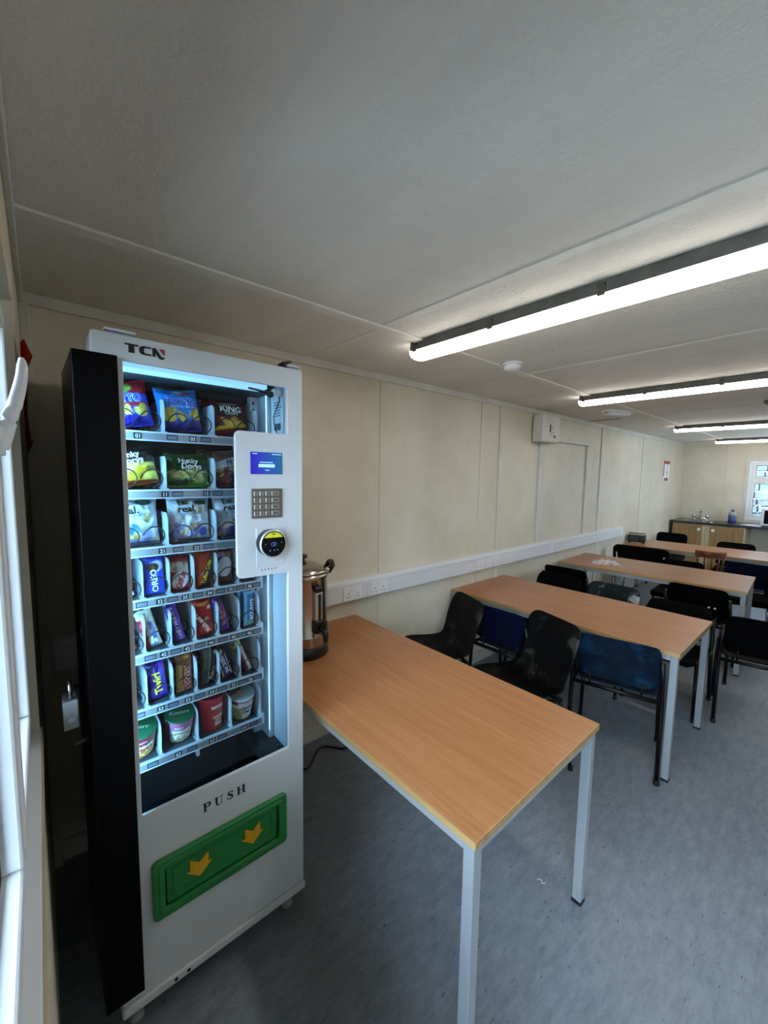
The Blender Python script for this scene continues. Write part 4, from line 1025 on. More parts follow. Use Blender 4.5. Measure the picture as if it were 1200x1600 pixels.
# shelves
LIP = [1.772, 1.602, 1.430, 1.275, 1.106, 0.934, 0.762]
C3 = [0.165, 0.311, 0.456, 0.600]; C6 = [0.165, 0.238, 0.311, 0.383, 0.456, 0.528, 0.600]; C4 = [0.165, 0.271, 0.382, 0.493, 0.600]
TAGS = [[('01', .239), ('8888', .330), ('03', .388), ('8888', .427), ('05', .530)],
        [('11', .305), ('8888', .340), ('13', .425), ('8888', .461), ('15', .535)],
        [('21', .292), ('8888', .337), ('23', .390), ('8888', .427), ('25', .530)],
        [('8888', .232), ('32', .281), ('8888', .316), ('33', .352), ('8888', .390), ('34', .427), ('8888', .463), ('35', .497), ('8888', .530), ('36', .563), ('8888', .589)],
        [('8888', .249), ('42', .286), ('8888', .321), ('43', .354), ('8888', .393), ('44', .428), ('8888', .467), ('45', .502), ('8888', .532), ('46', .559), ('8888', .588)],
        [('8888', .214), ('52', .273), ('8888', .308), ('53', .352), ('8888', .388), ('54', .427), ('8888', .460), ('55', .500), ('8888', .532), ('56', .561), ('8888', .588)],
        [('8888', .245), ('62', .318), ('8888', .360), ('63', .424), ('8888', .458), ('64', .535), ('8888', .570)]]
def coil(yc, zc, r, x0, turns, pitch, parent):
    pts = []; nn = 26
    for i in range(int(turns * nn) + 1):
        t_ = i / nn; k_ = math.floor(t_); f_ = t_ - k_
        s_ = max(0.0, (f_ - 0.62) / 0.38); s_ = s_ * s_ * (3 - 2 * s_)
        a_ = -pi / 2 + 2 * pi * t_
        pts.append((x0 - pitch * (k_ + s_) - 0.006 * min(f_, 0.62), yc + r * cos(a_), zc + r * sin(a_)))
    return MB().tube(pts, 0.0019, 6).build('spiral_coil', M['coil'], parent)
for i, zl in enumerate(LIP):
    cols = C3 if i < 3 else (C6 if i < 6 else C4)
    b = MB(); b.box(0.712, 0.720, 0.166, 0.602, zl - 0.0275, zl)
    b.box(0.719, 0.7225, 0.166, 0.602, zl - 0.004, zl).box(0.719, 0.7225, 0.166, 0.602, zl - 0.0275, zl - 0.0245)
    b.rbox(0.63, 0.722, 0.602, 0.612, zl - 0.03, zl + 0.012, 0.003)
    sh = part(b, 'shelf', M['inner'])
    MB().box(0.36, 0.712, 0.166, 0.600, zl - 0.006, zl - 0.0015).build('tray', M['tray'], sh)
    MB().box(0.7195, 0.7212, 0.168, 0.601, zl - 0.0243, zl - 0.0042).build('price_rail', M['strip'], sh)
    hh = 0.10 if i < 3 else (0.112 if i < 6 else 0.108)
    for y in cols[1:]:
        b = MB(); rr = 0.022
        pf = [(0.36, 0), (0.715, 0)] + [(0.715 - rr + rr * cos(q), hh - rr + rr * sin(q)) for q in [radians(15 * k) for k in range(7)]] + [(0.50, hh + (0.012 if i > 2 else 0.0)), (0.36, hh + 0.012)]
        b.poly(pf, 0.003, FY(y + 0.0015, 0, zl)); b.box(0.66, 0.717, y - 0.007, y + 0.007, zl - 0.001, zl + 0.003)
        b.build('divider', M['inner'], sh)
    for j, (c0, c1) in enumerate(zip(cols, cols[1:])):
        m_ = (c0 + c1) / 2
        if i < 3:
            for s_ in (-1, 1): coil(m_ + s_ * 0.034 + 0.003, zl + 0.033, 0.027, 0.7165, 4, 0.075, sh)
        elif i < 6: coil(m_ + 0.002, zl + 0.032, 0.029, 0.7165, 4, 0.07, sh)
        else: coil(m_ + 0.0, zl + 0.045, 0.043, 0.7165 - 0.055, 2.9, 0.10, sh)
    for s_, y in TAGS[i]:
        b = MB()
        w_ = 0.0105 if len(s_) == 2 else 0.0155
        b.mi = 0 if len(s_) == 2 else 1
        b.box(0.7212, 0.7218, y - w_, y + w_, zl - 0.0225, zl - 0.0060); b.mi = 2 if len(s_) == 2 else 3
        b.text(s_, 0.0115, FX(0.722, y, zl - 0.0142), 0.02, sx=0.95 if len(s_) == 2 else 0.78, spacing=1.0 if len(s_) == 2 else 1.05)
        b.build('price_tag', [M['tagb'], M['tagn'], M['ink'], M['inkd']], sh)

# black security cover down the left edge + its padlock
cv = part(MB().box(0.52, 0.86, 0.085, 0.1215, 0.17, 1.940).box(0.839, 0.861, 0.085, 0.177, 0.17, 1.940), 'security_cover', M['black'], bevel=0.0015)
b = MB(); b.box(0.70, 0.78, 0.079, 0.085, 0.99, 1.08); b.tube([(0.74, 0.083, 1.07), (0.74, 0.062, 1.07)], 0.006, 10); b.build('hasp', M['black'], cv)
MB().tube([(0.80, 0.086, 0.945), (0.80, 0.052, 0.945)], 0.005, 8).build('lock_pin', M['clip'], cv)
MB().lathe([(0.014, 0.085), (0.013, 0.0835)], 16, (0.72, 0, 1.215), 'y').build('cover_screw', M['clip'], cv)
pk = empty('padlock', (0.775, 0.050, 0.995), 0, 'grey square padlock hanging from the black cover at the left of the machine', 'padlock')
MB().rbox(-0.03, 0.03, -0.016, 0.016, -0.008, 0.068, 0.003).build('body', M['tsteel'], pk)
MB().tube([(-0.018, 0, 0.064), (-0.018, 0, 0.095), (-0.012, 0, 0.108), (0, 0, 0.113), (0.012, 0, 0.108), (0.018, 0, 0.095), (0.018, 0, 0.064)], 0.0045, 10).build('shackle', M['chrome'], pk)
MB().lathe([(0.010, 0.0), (0.010, 0.0012)], 18, (0.0302, 0, 0.022), 'x').lathe([(0.0055, 0.0), (0.0055, 0.0022)], 14, (0.0302, 0, 0.022), 'x').build('key_cylinder', M['chrome'], pk)

# ================================================================== SNACKS
def shade(art, a, b):
    c = None
    for q in art:
        k = q[0]
        if k == 'base': c = q[1]
        elif k == 'b' and q[1] <= b + (q[4] * a if len(q) > 4 else 0) <= q[2]: c = q[3]
        elif k == 'v' and q[1] <= a + (q[4] * (b - .5) if len(q) > 4 else 0) <= q[2]: c = q[3]
        elif k == 'e':
            x, y = a - q[1], b - q[2]; t = radians(q[5]) if len(q) > 6 else 0
            x, y = x * cos(t) + y * sin(t), -x * sin(t) + y * cos(t)
            if (x / q[3]) ** 2 + (y / q[4]) ** 2 <= 1: c = q[-1]
        elif k == 'g': c = mix(c, q[3], max(0, min(1, (b - q[1]) / (q[2] - q[1]))))
        elif k == 'n':       # speckle (name, scale, threshold, colour, b0, b1)
            if q[4] <= b <= q[5] and noise.noise(Vector((a * q[1], b * q[1], 3.1 + q[2]))) > q[2]: c = q[3]
    return c
def shade4(art, a, t, da, dt):
    q = [shade(art, a + i * da, t + j * dt) for i in (-1, 1) for j in (-1, 1)]
    return tuple(sum(c[k] for c in q) / 4 for k in range(3)) + (1.0,)
def pack(name, label, cat, group, yc, w, zb, h, art, texts=(), depth=0.02, xf=0.70, tilt=0.0, lean=0.0, seed=0, crimp=0.09, rough=0.0034, taper=0.0, nu=40, nv=56, ppu=2.4, ppv=5, m='film', yaw=0.0):
    """sealed film pack standing on a shelf, printed artwork on the front"""
    rs = seed * 7.3
    art = [tuple(hx(x) if isinstance(x, str) and len(x) == 6 and k else x for k, x in enumerate(q)) for q in art]
    b = MB()
    def S(a, t, side):       # a -0.5..0.5, t 0..1
        u, v_ = 2 * a, 2 * t - 1
        inn = max(0.0, 1 - abs(u) ** ppu) ** 0.6; vv = abs(v_) / (1 - crimp) ; vv = min(1, vv)
        e = inn * (1 - vv ** ppv) ** 0.65 if vv < 1 else 0
        wr = noise.noise(Vector((a * 9 + rs, t * 9, rs + side))) * rough * (0.5 + e) + noise.noise(Vector((a * 24 + rs, t * 20, rs))) * rough * 0.5 * e
        ww = w * (1 - taper * t) * (1 - 0.07 * e * (1 - abs(u)) * 0 - 0.05 * (1 - v_ * v_) * abs(u) ** 3)
        z = h * t + noise.noise(Vector((a * 4 + rs, rs, 0.5))) * 0.004 * (1 if t > 0.5 else 0) * abs(v_) + (0.006 * u * u * (1 if v_ > 0 else 0.3)) * abs(v_) ** 3 * (1 if name == 'crisp_bag' else 0)
        return Vector((side * (depth * e + 0.0008) + wr, ww * a, z))
    for side in (1, -1):
        Gd = []
        for i in range(nu + 1):
            a = -0.5 + i / nu; row = []
            for k in range(nv + 1):
                t = k / nv; c = shade4(art, a, t, 0.3 / nu, 0.3 / nv) if side > 0 else art[0][1]
                row.append(b.v(S(a, t, side), c))
            Gd.append(row)
        for A, B in zip(Gd, Gd[1:]):
            for k in range(nv): b.f([A[k], B[k], B[k + 1], A[k + 1]], True)
    bmesh.ops.remove_doubles(b.bm, verts=b.bm.verts, dist=0.00005)
    def onto(p):
        a, t = p.x / w, p.y / h
        a = max(-.49, min(.49, a)); t = max(.01, min(.99, t))
        q = S(a, t, 1); q.x += 0.0016 + p.z; return q
    for lay, T in enumerate(texts):
        s, a, t, th, rot, col = T[:6]; bold = (T[6] if len(T) > 6 else 0.03) * 0.5; sx = T[7] if len(T) > 7 else 1.0; oc = T[8] if len(T) > 8 else None
        R_ = Matrix.Translation((a * w, t * h, 0)) @ Matrix.Rotation(radians(rot), 4, 'Z')
        if oc:
            b.c = hx(oc); b.text(s, th, R_, bold + 0.045, sx=sx, fn=onto)
            R_ = Matrix.Translation((0, 0, 0.0008)) @ R_
        b.c = hx(col); b.text(s, th, R_, bold, sx=sx, fn=onto)
    o = b.build(name, M[m], recalc=False)
    lift = abs(sin(radians(tilt))) * w / 2 * 0.95
    o.matrix_world = Matrix.Translation((xf - depth, yc, zb + 0.0005 + lift)) @ Matrix.Rotation(radians(yaw), 4, 'Z') @ Matrix.Rotation(radians(lean), 4, 'Y') @ Matrix.Rotation(radians(tilt), 4, 'X')
    return tag(o, label, cat, group)
def chips(seed, n, a0, a1, b0, b1, r0, r1, cols):
    random.seed(seed)
    return [('e', random.uniform(a0, a1), random.uniform(b0, b1), random.uniform(r0, r1), random.uniform(r0, r1) * 0.55, random.uniform(0, 180), random.choice(cols)) for _ in range(n)]
YL = ['d8c84a', 'c9b23a', 'e2d670', 'b89c2c']; CR = ['d9d2b4', 'c2b88f', 'e6e2cf', 'b3a878', '9aa0c0']
G1 = 'crisp bags on the top shelf'; G2 = 'crisp bags on the second shelf'; G3 = 'chip bags on the third shelf'; G4 = 'chocolate bars on the fourth shelf'; G5 = 'chocolate packs on the fifth shelf'; G6 = 'chocolate bars on the sixth shelf'; G7 = 'instant pots on the bottom shelf'
# top shelf
pack('crisp_bag', 'red and blue crisp bag at the left end of the top shelf', 'crisps', G1, 0.226, 0.138, LIP[0], 0.132,
     [('base', '2a2f9a'), ('b', .55, 1.1, '9a1f2c'), ('e', -.12, .86, .3, .16, 0, '6f9a3a'), ('e', -.2, .9, .12, .07, 20, 'b9c98a'), ('b', .50, .74, '1b3fae', .1), ('b', .43, .52, '9a1c28')] + chips(4, 9, -.4, .4, .28, .42, .10, .16, YL + ['e8e6a8']) + [('b', 0, .25, '23208c', .15)],
     [('TAYTO', .0, .61, .021, 2, '2450c8', .05, .95, 'dfe8f4')], tilt=9, lean=-8, seed=1, depth=0.024)
pack('crisp_bag', 'bright blue crisp bag in the middle of the top shelf', 'crisps', G1, 0.371, 0.125, LIP[0], 0.132,
     [('base', '1f73c4'), ('b', 0, .30, '23318c', .12)] + chips(9, 11, -.4, .5, .28, .46, .10, .17, YL) + [('b', 0, .22, '262c7e', -.1), ('e', .12, .90, .20, .06, 10, '8a4a2a'), ('e', .02, .93, .12, .05, 0, 'c8d4dc')],
     [('TAYTO', .06, .68, .023, -2, '1d4fb4', .05, .92, 'a9d2f2'), ('CHEESE & ONION', .04, .575, .0065, -2, 'bfe0f6', .01, .95)], tilt=6, lean=-8, seed=2, depth=0.026)
pack('crisp_bag', 'dark red crisp bag with white lettering at the right of the top shelf', 'crisps', G1, 0.524, 0.118, LIP[0], 0.118,
     [('base', '5a1220'), ('b', .56, .90, '140a10'), ('v', -.5, -.36, '5a1220'), ('v', .36, .5, '5a1220'), ('e', 0, .92, .26, .05, 0, '9c8a60')] + chips(3, 9, -.28, .34, .28, .46, .1, .16, ['c9a63a', 'd8c050', 'a88428']) + [('b', .22, .32, 'c8b020', -.12), ('b', 0, .16, '7a1a26')],
     [('KING', .02, .77, .019, -4, 'f0f0ec', .05, 1.15), ('CRISPS', .02, .645, .010, -4, 'd8d4c8', .03, 1.1)], tilt=3, lean=-9, seed=3, depth=0.022)
pack('crisp_bag', 'second dark red crisp bag standing behind the front one on the top shelf', 'crisps', G1, 0.515, 0.122, LIP[0], 0.122, [('base', '5a1220'), ('n', 9, .3, '7a2a2a', 0, 1)], tilt=2, seed=8, depth=0.018, xf=0.62)
pack('crisp_bag', 'blue crisp bag standing behind the front blue bag on the top shelf', 'crisps', G1, 0.385, 0.125, LIP[0], 0.122, [('base', '1f5fa4'), ('n', 9, .3, '23318c', 0, 1)], tilt=-2, seed=18, depth=0.018, xf=0.62)
# second shelf
pack('crisp_bag', 'black and yellow crisp bag at the left end of the second shelf', 'crisps', G2, 0.232, 0.142, LIP[1], 0.112,
     [('base', '1c1a18'), ('b', 0, .58, 'c9a92a', .1)] + chips(14, 14, -.5, .5, .16, .52, .10, .17, YL + ['8a7420', 'e8e0a0']) + [('e', -.3, .18, .17, .14, 0, '15171c'), ('b', 0, .13, '8a3a14', .06), ('b', .50, .60, 'd8c860', .08)],
     [('Hunky', -.02, .81, .017, 4, 'f2f2f0', .06), ('Dorys', .02, .65, .019, 4, 'f2f2f0', .06)], tilt=8, lean=-6, seed=4, depth=0.026)
pack('crisp_bag', 'green crisp bag in the middle of the second shelf', 'crisps', G2, 0.386, 0.132, LIP[1], 0.108,
     [('base', '2f6a22'), ('b', .60, 1.1, '1f4718'), ('e', .05, .62, .42, .16, 0, '15301a')] + chips(24, 11, -.36, .40, .2, .46, .10, .17, ['a89c5a', '8c8446', 'b8ac70', '9a9250']) + [('b', .42, .50, 'a8a860', 0), ('b', 0, .12, '3c8a24'), ('e', -.22, .15, .26, .08, 5, '182418')],
     [('Hunky', .0, .78, .016, -4, 'e2e6e0', .05, 1.0, '2c3a4a'), ('Dorys', .06, .62, .018, -4, 'e2e6e0', .05, 1.0, '2c3a4a')], tilt=2, lean=-8, seed=5, depth=0.026)
pack('crisp_bag', 'maroon crisp bag with a tilted white name panel on the second shelf', 'crisps', G2, 0.525, 0.130, LIP[1], 0.118,
     [('base', '6a2438'), ('e', -.36, .44, .10, .16, 10, 'c8b072'), ('e', -.05, .50, .10, .12, -30, 'b8a468'), ('n', 7, .35, '8a3c2c', 0, .4), ('b', .62, .84, 'dfeaf0', -.28), ('b', .84, 1.1, '5a3428', -.28)] + chips(7, 7, -.3, .2, .08, .3, .08, .15, ['7a2c20', '5c4a6a', '9a4830', '44405c']),
     [('PROPER', .07, .755, .020, 15, '12283c', .04, .72), ('BARBECUE', .15, .42, .0075, 10, 'f0e8e8', .03)], tilt=-2, lean=-6, seed=6, depth=0.024)
pack('crisp_bag', 'brown foil bag standing behind the maroon bag on the second shelf', 'crisps', G2, 0.505, 0.13, LIP[1], 0.125, [('base', '5c4032'), ('n', 11, .12, '8f7a6c', 0, 1)], tilt=3, seed=28, depth=0.018, xf=0.615)
# third shelf
WB_ = 'c9d6de'
def lentil(seed, label, yc, w, tilt, extra):
    return pack('chip_bag', label, 'chips', G3, yc, w, LIP[2], 0.142,
        [('base', WB_), ('b', 0, .34, '8f9cc8', .12)] + chips(seed, 16, -.46, .46, .04, .36, .07, .15, CR + ['7f8cc0', '3f5ca8']) + [('b', 0, .05, '2c3038')] + extra,
        [('Eat', -.16, .89, .017, 3, '10231f', .05, 1.15), ('real.', -.08, .735, .021, 3, '10231f', .05, 1.1), ('LENTIL CHIPS', -.03, .62, .0075, 3, '4f7ec0', .01, 1.1)], tilt=tilt, lean=-7, seed=seed, depth=0.030, rough=0.0048)
lentil(31, 'white chip bag at the left end of the third shelf, beside the frame', 0.228, 0.142, 2, [('e', .22, .90, .17, .075, 0, '35473a'), ('e', .26, .57, .09, .11, -25, 'a8a070'), ('e', .0, .30, .10, .16, 0, '3b7fd0'), ('e', .02, .18, .09, .07, 0, 'b08a4a')])
lentil(32, 'white chip bag in the middle of the third shelf with a folded top corner', 0.384, 0.130, -1, [('e', .24, .87, .16, .06, 0, '35473a'), ('e', .20, .68, .12, .08, 30, 'b8b48a'), ('e', .3, .2, .12, .10, 20, '2f5cb0')])
lentil(33, 'white chip bag at the right of the third shelf, half behind the control panel', 0.530, 0.132, 1, [('e', .34, .87, .14, .06, 0, '35473a'), ('e', -.1, .16, .16, .12, 0, '4a4ea0')])
# fourth shelf
BAR = dict(nu=26, nv=44, ppu=2.2, ppv=9, crimp=0.06, rough=0.0020)
pack('chocolate_bar', 'blue wrapped bar at the left end of the fourth shelf, mostly hidden by the frame', 'chocolate bar', G4, 0.198, 0.045, LIP[3], 0.100, [('base', '2b3aa6'), ('b', .0, .12, 'c8d0e8'), ('b', .7, 1.1, '1a2468')], tilt=14, seed=41, depth=0.010, lean=-6, **BAR)
pack('chocolate_bar', 'royal blue biscuit pack with white vertical lettering on the fourth shelf', 'chocolate bar', G4, 0.275, 0.060, LIP[3], 0.122,
     [('base', '1d3fb4'), ('b', .0, .1, '2a55c8'), ('e', .12, .72, .34, .14, 0, 'b8c8e8'), ('e', -.02, .70, .28, .12, 0, '231c1c'), ('e', -.05, .69, .18, .07, 0, '4a3a22'), ('b', .88, 1.1, '182c88')],
     [('OREO', -.02, .36, .017, 92, 'f0f4fa', .06, 1.1)], seed=42, depth=0.012, lean=-6, tilt=2, **BAR)
pack('chocolate_bar', 'red wafer bar with a white oval logo on the fourth shelf', 'chocolate bar', G4, 0.349, 0.062, LIP[3], 0.112,
     [('base', '8c1824'), ('b', .52, .82, 'b0aa98', .12), ('n', 8, .25, '7a6c5a', .55, .8), ('e', .0, .30, .42, .24, 15, 'dcd8d8'), ('b', .82, 1.1, '741020')],
     [('KitKat', .0, .30, .018, 68, 'a01c2c', .07, .95)], seed=43, depth=0.013, lean=-6, tilt=3, **BAR)
pack('chocolate_bar', 'orange and black bar with yellow slanted lettering on the fourth shelf', 'chocolate bar', G4, 0.420, 0.058, LIP[3], 0.118,
     [('base', 'b23a14'), ('v', .06, .6, '17120f', -.55), ('g', .6, 1.3, '7a2c14'), ('e', -.12, .40, .12, .03, 40, 'd8a890')],
     [('Toffee Crisp', .09, .42, .013, 73, 'e4dc2c', .06, .88)], seed=44, depth=0.013, lean=-6, tilt=-2, **BAR)
pack('chocolate_bar', 'brown bar with a large white patch beside the control panel on the fourth shelf', 'chocolate bar', G4, 0.490, 0.060, LIP[3], 0.116,
     [('base', '4a2a1e'), ('b', .80, .93, 'b08ab0'), ('v', .05, .5, '9a6434')] + [('b', .0, .76, '4a2a1e'), ('e', .0, .50, .42, .28, 12, 'd4dce4'), ('b', .0, .14, '3a2418'), ('b', .92, 1.1, '5a1c22')],
     [], seed=45, depth=0.013, lean=-6, tilt=2, **BAR)
# fifth shelf
pack('chocolate_bar', 'red, white and blue bar at the left end of the fifth shelf', 'chocolate bar', G5, 0.196, 0.05, LIP[4], 0.105, [('base', '8a1c34'), ('b', .3, .5, 'e0e0e8', 1.2), ('e', .2, .25, .25, .14, 0, '5a7cc0'), ('n', 6, .2, 'd8d8e0', 0, .3)], tilt=16, seed=51, depth=0.012, lean=-6, **BAR)
pack('chocolate_bar', 'creamy white bar with blue lettering and red edge leaning on the fifth shelf', 'chocolate bar', G5, 0.268, 0.048, LIP[4], 0.122,
     [('base', 'cfd2c2'), ('v', -.6, -.20, '8a1a28', .1), ('n', 10, .2, 'b04050', .1, .7), ('b', .80, 1.1, 'c4c8b4'), ('v', -.16, .6, 'cfd2c2'), ('e', .0, .07, .25, .05, 0, '7ab0d8'), ('e', -.1, .9, .2, .05, 0, '8a9478')],
     [('Milkybar', .14, .46, .013, 93, '2c4fb0', .05, .95)], tilt=14, seed=52, depth=0.013, lean=-6, **BAR)
pack('chocolate_bar', 'purple milk chocolate bar with pale lettering leaning on the fifth shelf', 'chocolate bar', G5, 0.343, 0.036, LIP[4], 0.122,
     [('base', '46249a'), ('b', .83, 1.1, '2c1a5c'), ('e', .0, .80, .36, .05, 0, 'a8a0c8'), ('e', .0, .93, .3, .04, 0, '8a88b8'), ('v', .1, .6, '5c34b8')],
     [('DAIRY MILK', .0, .40, .0115, 93, 'e0dcf4', .05, .95)], tilt=13, seed=53, depth=0.013, lean=-6, **BAR)
pack('chocolate_bag', 'red pouch with white lettering in the middle of the fifth shelf', 'chocolates', G5, 0.419, 0.064, LIP[4], 0.125,
     [('base', 'a4121e'), ('e', .05, .86, .30, .05, 5, 'a8743a'), ('e', .34, .74, .10, .05, 0, 'd8d0cc'), ('e', .02, .48, .13, .07, 0, '4a2a18'), ('e', .14, .44, .13, .065, 0, 'a89070'), ('e', -.02, .42, .08, .04, 0, '6a4a2a'), ('b', .92, 1.1, '8a0e1a')],
     [('Maltesers', -.12, .36, .0165, 122, 'f4e8e8', .06, .84)], tilt=4, seed=54, depth=0.014, lean=-6, **BAR)
pack('chocolate_bar', 'purple bar with red outlined lettering leaning on the fifth shelf', 'chocolate bar', G5, 0.487, 0.034, LIP[4], 0.122,
     [('base', '3a1c66'), ('v', .2, .6, '5a34c8'), ('b', .82, 1.1, '30206a'), ('e', .05, .83, .3, .06, 0, '7a5a3a'), ('b', 0, .12, '4a2a9a'), ('v', -.6, -.36, '6a50d0')],
     [('Wispa', .0, .46, .017, 93, '9c1f34', .06, 1.05, 'd8c8d8')], tilt=12, seed=55, depth=0.012, lean=-6, **BAR)
pack('chocolate_bar', 'light blue bar with white vertical lettering at the right end of the fifth shelf', 'chocolate bar', G5, 0.572, 0.040, LIP[4], 0.124,
     [('base', '2f86c8'), ('v', -.6, -.28, '7cc0e6'), ('v', .22, .6, '1c5a98'), ('e', .0, .08, .4, .08, 0, '6fb88a'), ('b', .93, 1.1, '8ad0f0')],
     [('BOUNTY', .12, .50, .013, 88, 'f2f8fa', .06, 1.05)], tilt=-2, seed=56, depth=0.012, lean=-4, **BAR)
pack('chocolate_bar', 'light blue bar standing behind the front light blue one on the fifth shelf', 'chocolate bar', G5, 0.553, 0.040, LIP[4], 0.126, [('base', '2a74b4'), ('v', -.2, .0, '7cc0e6'), ('v', .2, .4, '5aa4d8')], tilt=-1, seed=57, depth=0.012, xf=0.655, **BAR)
# sixth shelf
pack('chocolate_bar', 'pale silvery bar at the left end of the sixth shelf, mostly hidden by the frame', 'chocolate bar', G6, 0.195, 0.036, LIP[5], 0.112, [('base', 'b8bcb4'), ('n', 14, .1, '7a8078', 0, 1)], tilt=3, seed=61, depth=0.012, lean=-6, **BAR)
pack('chocolate_bar', 'deep purple bar with yellow lettering on the sixth shelf', 'chocolate bar', G6, 0.276, 0.056, LIP[5], 0.122,
     [('base', '3a1c86'), ('b', .74, 1.1, '241058'), ('v', .18, .6, '4a2ca8'), ('n', 9, .35, '5a44b8', .55, .95), ('b', 0, .14, '2c1468')],
     [('Twirl', -.02, .44, .022, 93, 'd8cc22', .07, 1.05)], tilt=5, seed=62, depth=0.014, lean=-6, **BAR)
pack('chocolate_bar', 'golden caramel bar with red lettering on the sixth shelf', 'chocolate bar', G6, 0.351, 0.050, LIP[5], 0.126,
     [('base', '8a5a26'), ('n', 9, .12, '5a2a14', .6, 1), ('v', -.52, -.16, 'c8a050'), ('v', -.16, -.10, '4a2814'), ('b', .72, 1.1, '6a3c1a'), ('e', .1, .92, .25, .04, 0, 'c09040'), ('v', .38, .6, '6a2c1c')],
     [('TWIX', .12, .36, .019, 86, 'a01c34', .07, 1.15, 'e6d8c8')], tilt=-1, seed=63, depth=0.014, lean=-6, **BAR)
pack('chocolate_bar', 'dark green-black bar with pink script lettering on the sixth shelf', 'chocolate bar', G6, 0.421, 0.052, LIP[5], 0.124,
     [('base', '182420'), ('v', -.34, .0, '3a4c44'), ('v', .0, .04, '9aa89c'), ('v', .04, .6, '15100e'), ('e', .34, .86, .10, .05, 0, 'b8c8c0')],
     [('Aero', .20, .30, .016, 76, 'b88a84', .05)], tilt=-7, seed=64, depth=0.014, lean=-6, **BAR)
pack('chocolate_bar', 'dark brown bar with white-edged blue panel on the sixth shelf', 'chocolate bar', G6, 0.490, 0.044, LIP[5], 0.104,
     [('base', '20120e'), ('e', .06, .88, .26, .06, 20, 'c8c4c0'), ('v', -.30, .42, 'd8dae4'), ('v', -.22, .34, '2c2f86'), ('b', .80, .84, '20120e'), ('b', .84, 1.1, '20120e'), ('e', .06, .88, .26, .06, 20, 'b8b4b0'), ('b', 0, .08, '20120e')],
     [('SNICKERS', .06, .48, .0125, 93, 'eef0f6', .06, .85)], tilt=16, seed=65, depth=0.013, lean=-6, **BAR)
pack('chocolate_bar', 'red and white slim bar leaning at the right end of the sixth shelf', 'chocolate bar', G6, 0.566, 0.030, LIP[5], 0.122,
     [('base', '8a2420'), ('v', .05, .6, 'd4d0cc'), ('b', .66, 1.1, 'b8c4a0'), ('v', -.6, -.2, '5a1c24'), ('b', .82, .9, '6a8a4a')], (), tilt=20, seed=66, depth=0.011, lean=-6, **BAR)

# bottom shelf: instant pots
def pot(label, yc, xc, rb, rt, h, body, lidc, colf, texts, lidtext=None, tip=0.0):
    r = empty('instant_pot', (xc, yc, LIP[6] + 0.0005 + rb * sin(radians(tip))), 0, label, 'instant pot', G7); r.rotation_euler = (0, radians(tip), 0)
    b = MB(); ph = [(rb * 0.9, 0.0), (rb, 0.003)] + [(rb + (rt - rb) * k / 24, 0.003 + (h - 0.006) * k / 24) for k in range(1, 25)] + [(rt + 0.002, h - 0.002), (rt + 0.002, h)]
    b.lathe(ph, 56, colf=lambda a, z: hx(colf(((a + pi) % (2 * pi)) - pi, z / h)))
    def wrap(p):
        R_ = rb + (rt - rb) * p.y / h + 0.0008 + p.z; a = p.x / R_; return Vector((R_ * cos(a), R_ * sin(a), p.y))
    for s, a, t, th, rot, col, bold, sx in texts:
        b.c = hx(col); b.text(s, th, Matrix.Translation((a * rt, t * h, 0)) @ Matrix.Rotation(radians(rot), 4, 'Z'), bold, sx=sx, fn=wrap)
    b.build('pot_body', M['card'], r)
    b = MB(); b.c = hx(lidc); b.lathe([(rt + 0.0025, h), (rt + 0.003, h + 0.0012), (rt - 0.002, h + 0.002), (0.001, h + 0.0024)], 40)
    if lidtext: b.c = hx(lidtext[1]); b.text(lidtext[0], lidtext[2], Matrix.Translation((0.0, 0, h + 0.0031)) @ Matrix.Rotation(radians(lidtext[3]), 4, 'Z'), 0.03, sx=1.2)
    b.build('lid', M['card'], r)
    return r
def c1(a, t):
    if t > .72: return '7a1628'
    if t < .42: return ('c8843c', 'a8562a', 'e0c070', '8a3c20')[int((noise.noise(Vector((a * 3.5, t * 12, 1))) + 1) * 2) % 4]
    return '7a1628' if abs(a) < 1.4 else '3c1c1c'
pot('green-lidded pot with maroon label at the left end of the bottom shelf', 0.218, 0.655, 0.042, 0.0485, 0.090, None, '12603a', c1, [('BOLOGNESE', .0, .56, .012, 0, 'f0ece8', .05, .8), ('PASTA', .05, .78, .007, 0, 'e8d8d0', .04, 1.0)], ('Knorr', 'c8dccc', .014, 70), tip=17)
def c2(a, t):
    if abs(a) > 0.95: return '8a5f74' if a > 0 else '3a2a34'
    if t > .55: return 'b0648a'
    return ('c8c4a0', '9a9478', 'e0dcc0', '5a5a48')[int((noise.noise(Vector((a * 3, t * 9, 4))) + 1) * 2) % 4]
pot('green-lidded pot with pink label second from the left on the bottom shelf', 0.336, 0.652, 0.037, 0.0445, 0.092, None, '0f5a34', c2, [('CARBONARA', -.05, .58, .011, 0, 'f0f0ee', .05, .66), ('PASTA', -.25, .74, .007, 0, 'f4ecf0', .04, 1.0)], ('Knorr', 'a8ccb4', .015, 78), tip=17)
def c3(a, t):
    if .04 < a < .72 and .16 < t < .40: return 'b89a6a' if t > .24 else 'd8d4cc'
    if .0 < a < .75 and .48 < t < .66: return '8a4a2a'
    return 'a81626'
pot('tall red instant noodle pot third along the bottom shelf', 0.440, 0.662, 0.036, 0.042, 0.118, None, '8c1420', c3, [('NOODLE', .33, .74, .011, 0, 'f4ecec', .05, .75), ('CHICKEN', .33, .44, .008, 0, 'f0e0d8', .04, .8)])
def c4(a, t):
    if .74 < t < .90: return '8c1c30'
    if t < .60 and a < -.3: return '8a9a6a' if noise.noise(Vector((a * 4, t * 8, 2))) > 0 else 'b8b48a'
    return 'd8e0da'
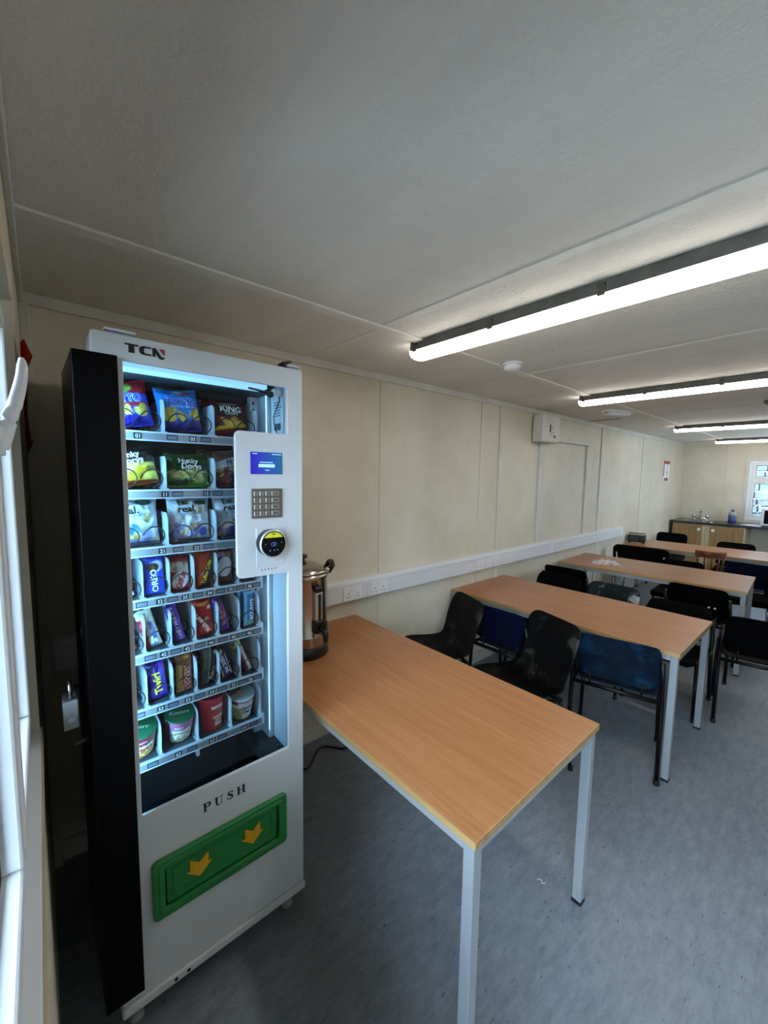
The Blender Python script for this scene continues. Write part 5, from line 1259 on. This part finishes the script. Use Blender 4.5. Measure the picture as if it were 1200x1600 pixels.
p4 = pot('white and red oat pot with lifted lid at the right end of the bottom shelf', 0.546, 0.665, 0.033, 0.043, 0.088, None, 'a8b8ae', c4, [("FLAHAVAN'S", .0, .82, .0085, 0, 'f4ecec', .05, .82), ('Quick', .1, .60, .013, 0, '22382c', .05, .9), ('Oats', .12, .40, .013, 0, '22382c', .05, .9)], tip=9)
b = MB(); b.c = hx('7a1426'); b.poly(rrect(-0.016, 0.016, 0.0, 0.052, 0.012, 5), 0.0008, Matrix.Translation((-0.005, -0.045, 0.094)) @ Matrix.Rotation(radians(-38), 4, 'Z') @ Matrix.Rotation(radians(40), 4, 'X')); b.build('lid_tab', M['card'], p4)

# ================================================================== LIGHT, CAMERA
w = bpy.data.worlds.new('overcast_sky'); SC.world = w; w.use_nodes = True
bg = w.node_tree.nodes['Background']; bg.inputs['Color'].default_value = (0.58, 0.79, 1.0, 1); bg.inputs['Strength'].default_value = 10.0
def portal(loc, rot, sx, sy):
    L_ = bpy.data.lights.new('window_portal', 'AREA'); L_.shape = 'RECTANGLE'; L_.size = sx; L_.size_y = sy; L_.cycles.is_portal = True
    o = bpy.data.objects.new('window_portal', L_); COL.objects.link(o); o.location = loc; o.rotation_euler = rot
portal((1.30, -0.14, 1.52), (radians(90), 0, radians(180)), 1.15, 1.1)
portal((2.38, -0.16, 1.02), (radians(90), 0, radians(180)), 0.95, 2.1)
portal((1.565, RY + 0.12, 1.485), (radians(90), 0, 0), 1.3, 1.0)
portal((RX + 0.14, 6.9, 1.5), (radians(90), 0, radians(-90)), 1.4, 1.0)
cam = bpy.data.cameras.new('camera'); co = bpy.data.objects.new('camera', cam); COL.objects.link(co); SC.camera = co
cam.sensor_fit = 'VERTICAL'; cam.sensor_height = 36.0; cam.lens = 635.26 / 1600 * 36.0; cam.clip_start = 0.01; cam.clip_end = 100
yaw, pit, rol = radians(48.79), radians(-5.359), radians(0.9176)
F = Vector((-sin(yaw) * cos(pit), cos(yaw) * cos(pit), sin(pit))); R0 = Vector((cos(yaw), sin(yaw), 0)); U0 = R0.cross(F)
Rv = R0 * cos(rol) + U0 * sin(rol); Uv = -R0 * sin(rol) + U0 * cos(rol)
mw = Matrix((Rv, Uv, -F)).transposed().to_4x4(); mw.translation = Vector((2.0784, -0.0047, 1.6593)); co.matrix_world = mw
vs_ = SC.view_settings; vs_.view_transform = 'Standard'; vs_.look = 'None'; vs_.gamma = 1.0; vs_.use_curve_mapping = False; vs_.exposure = 0.85
SC.cycles.max_bounces = 10; SC.cycles.diffuse_bounces = 6; SC.cycles.transparent_max_bounces = 16; SC.cycles.use_denoising = True
SC.cycles.sample_clamp_indirect = 6.0; SC.cycles.caustics_reflective = False; SC.cycles.caustics_refractive = False
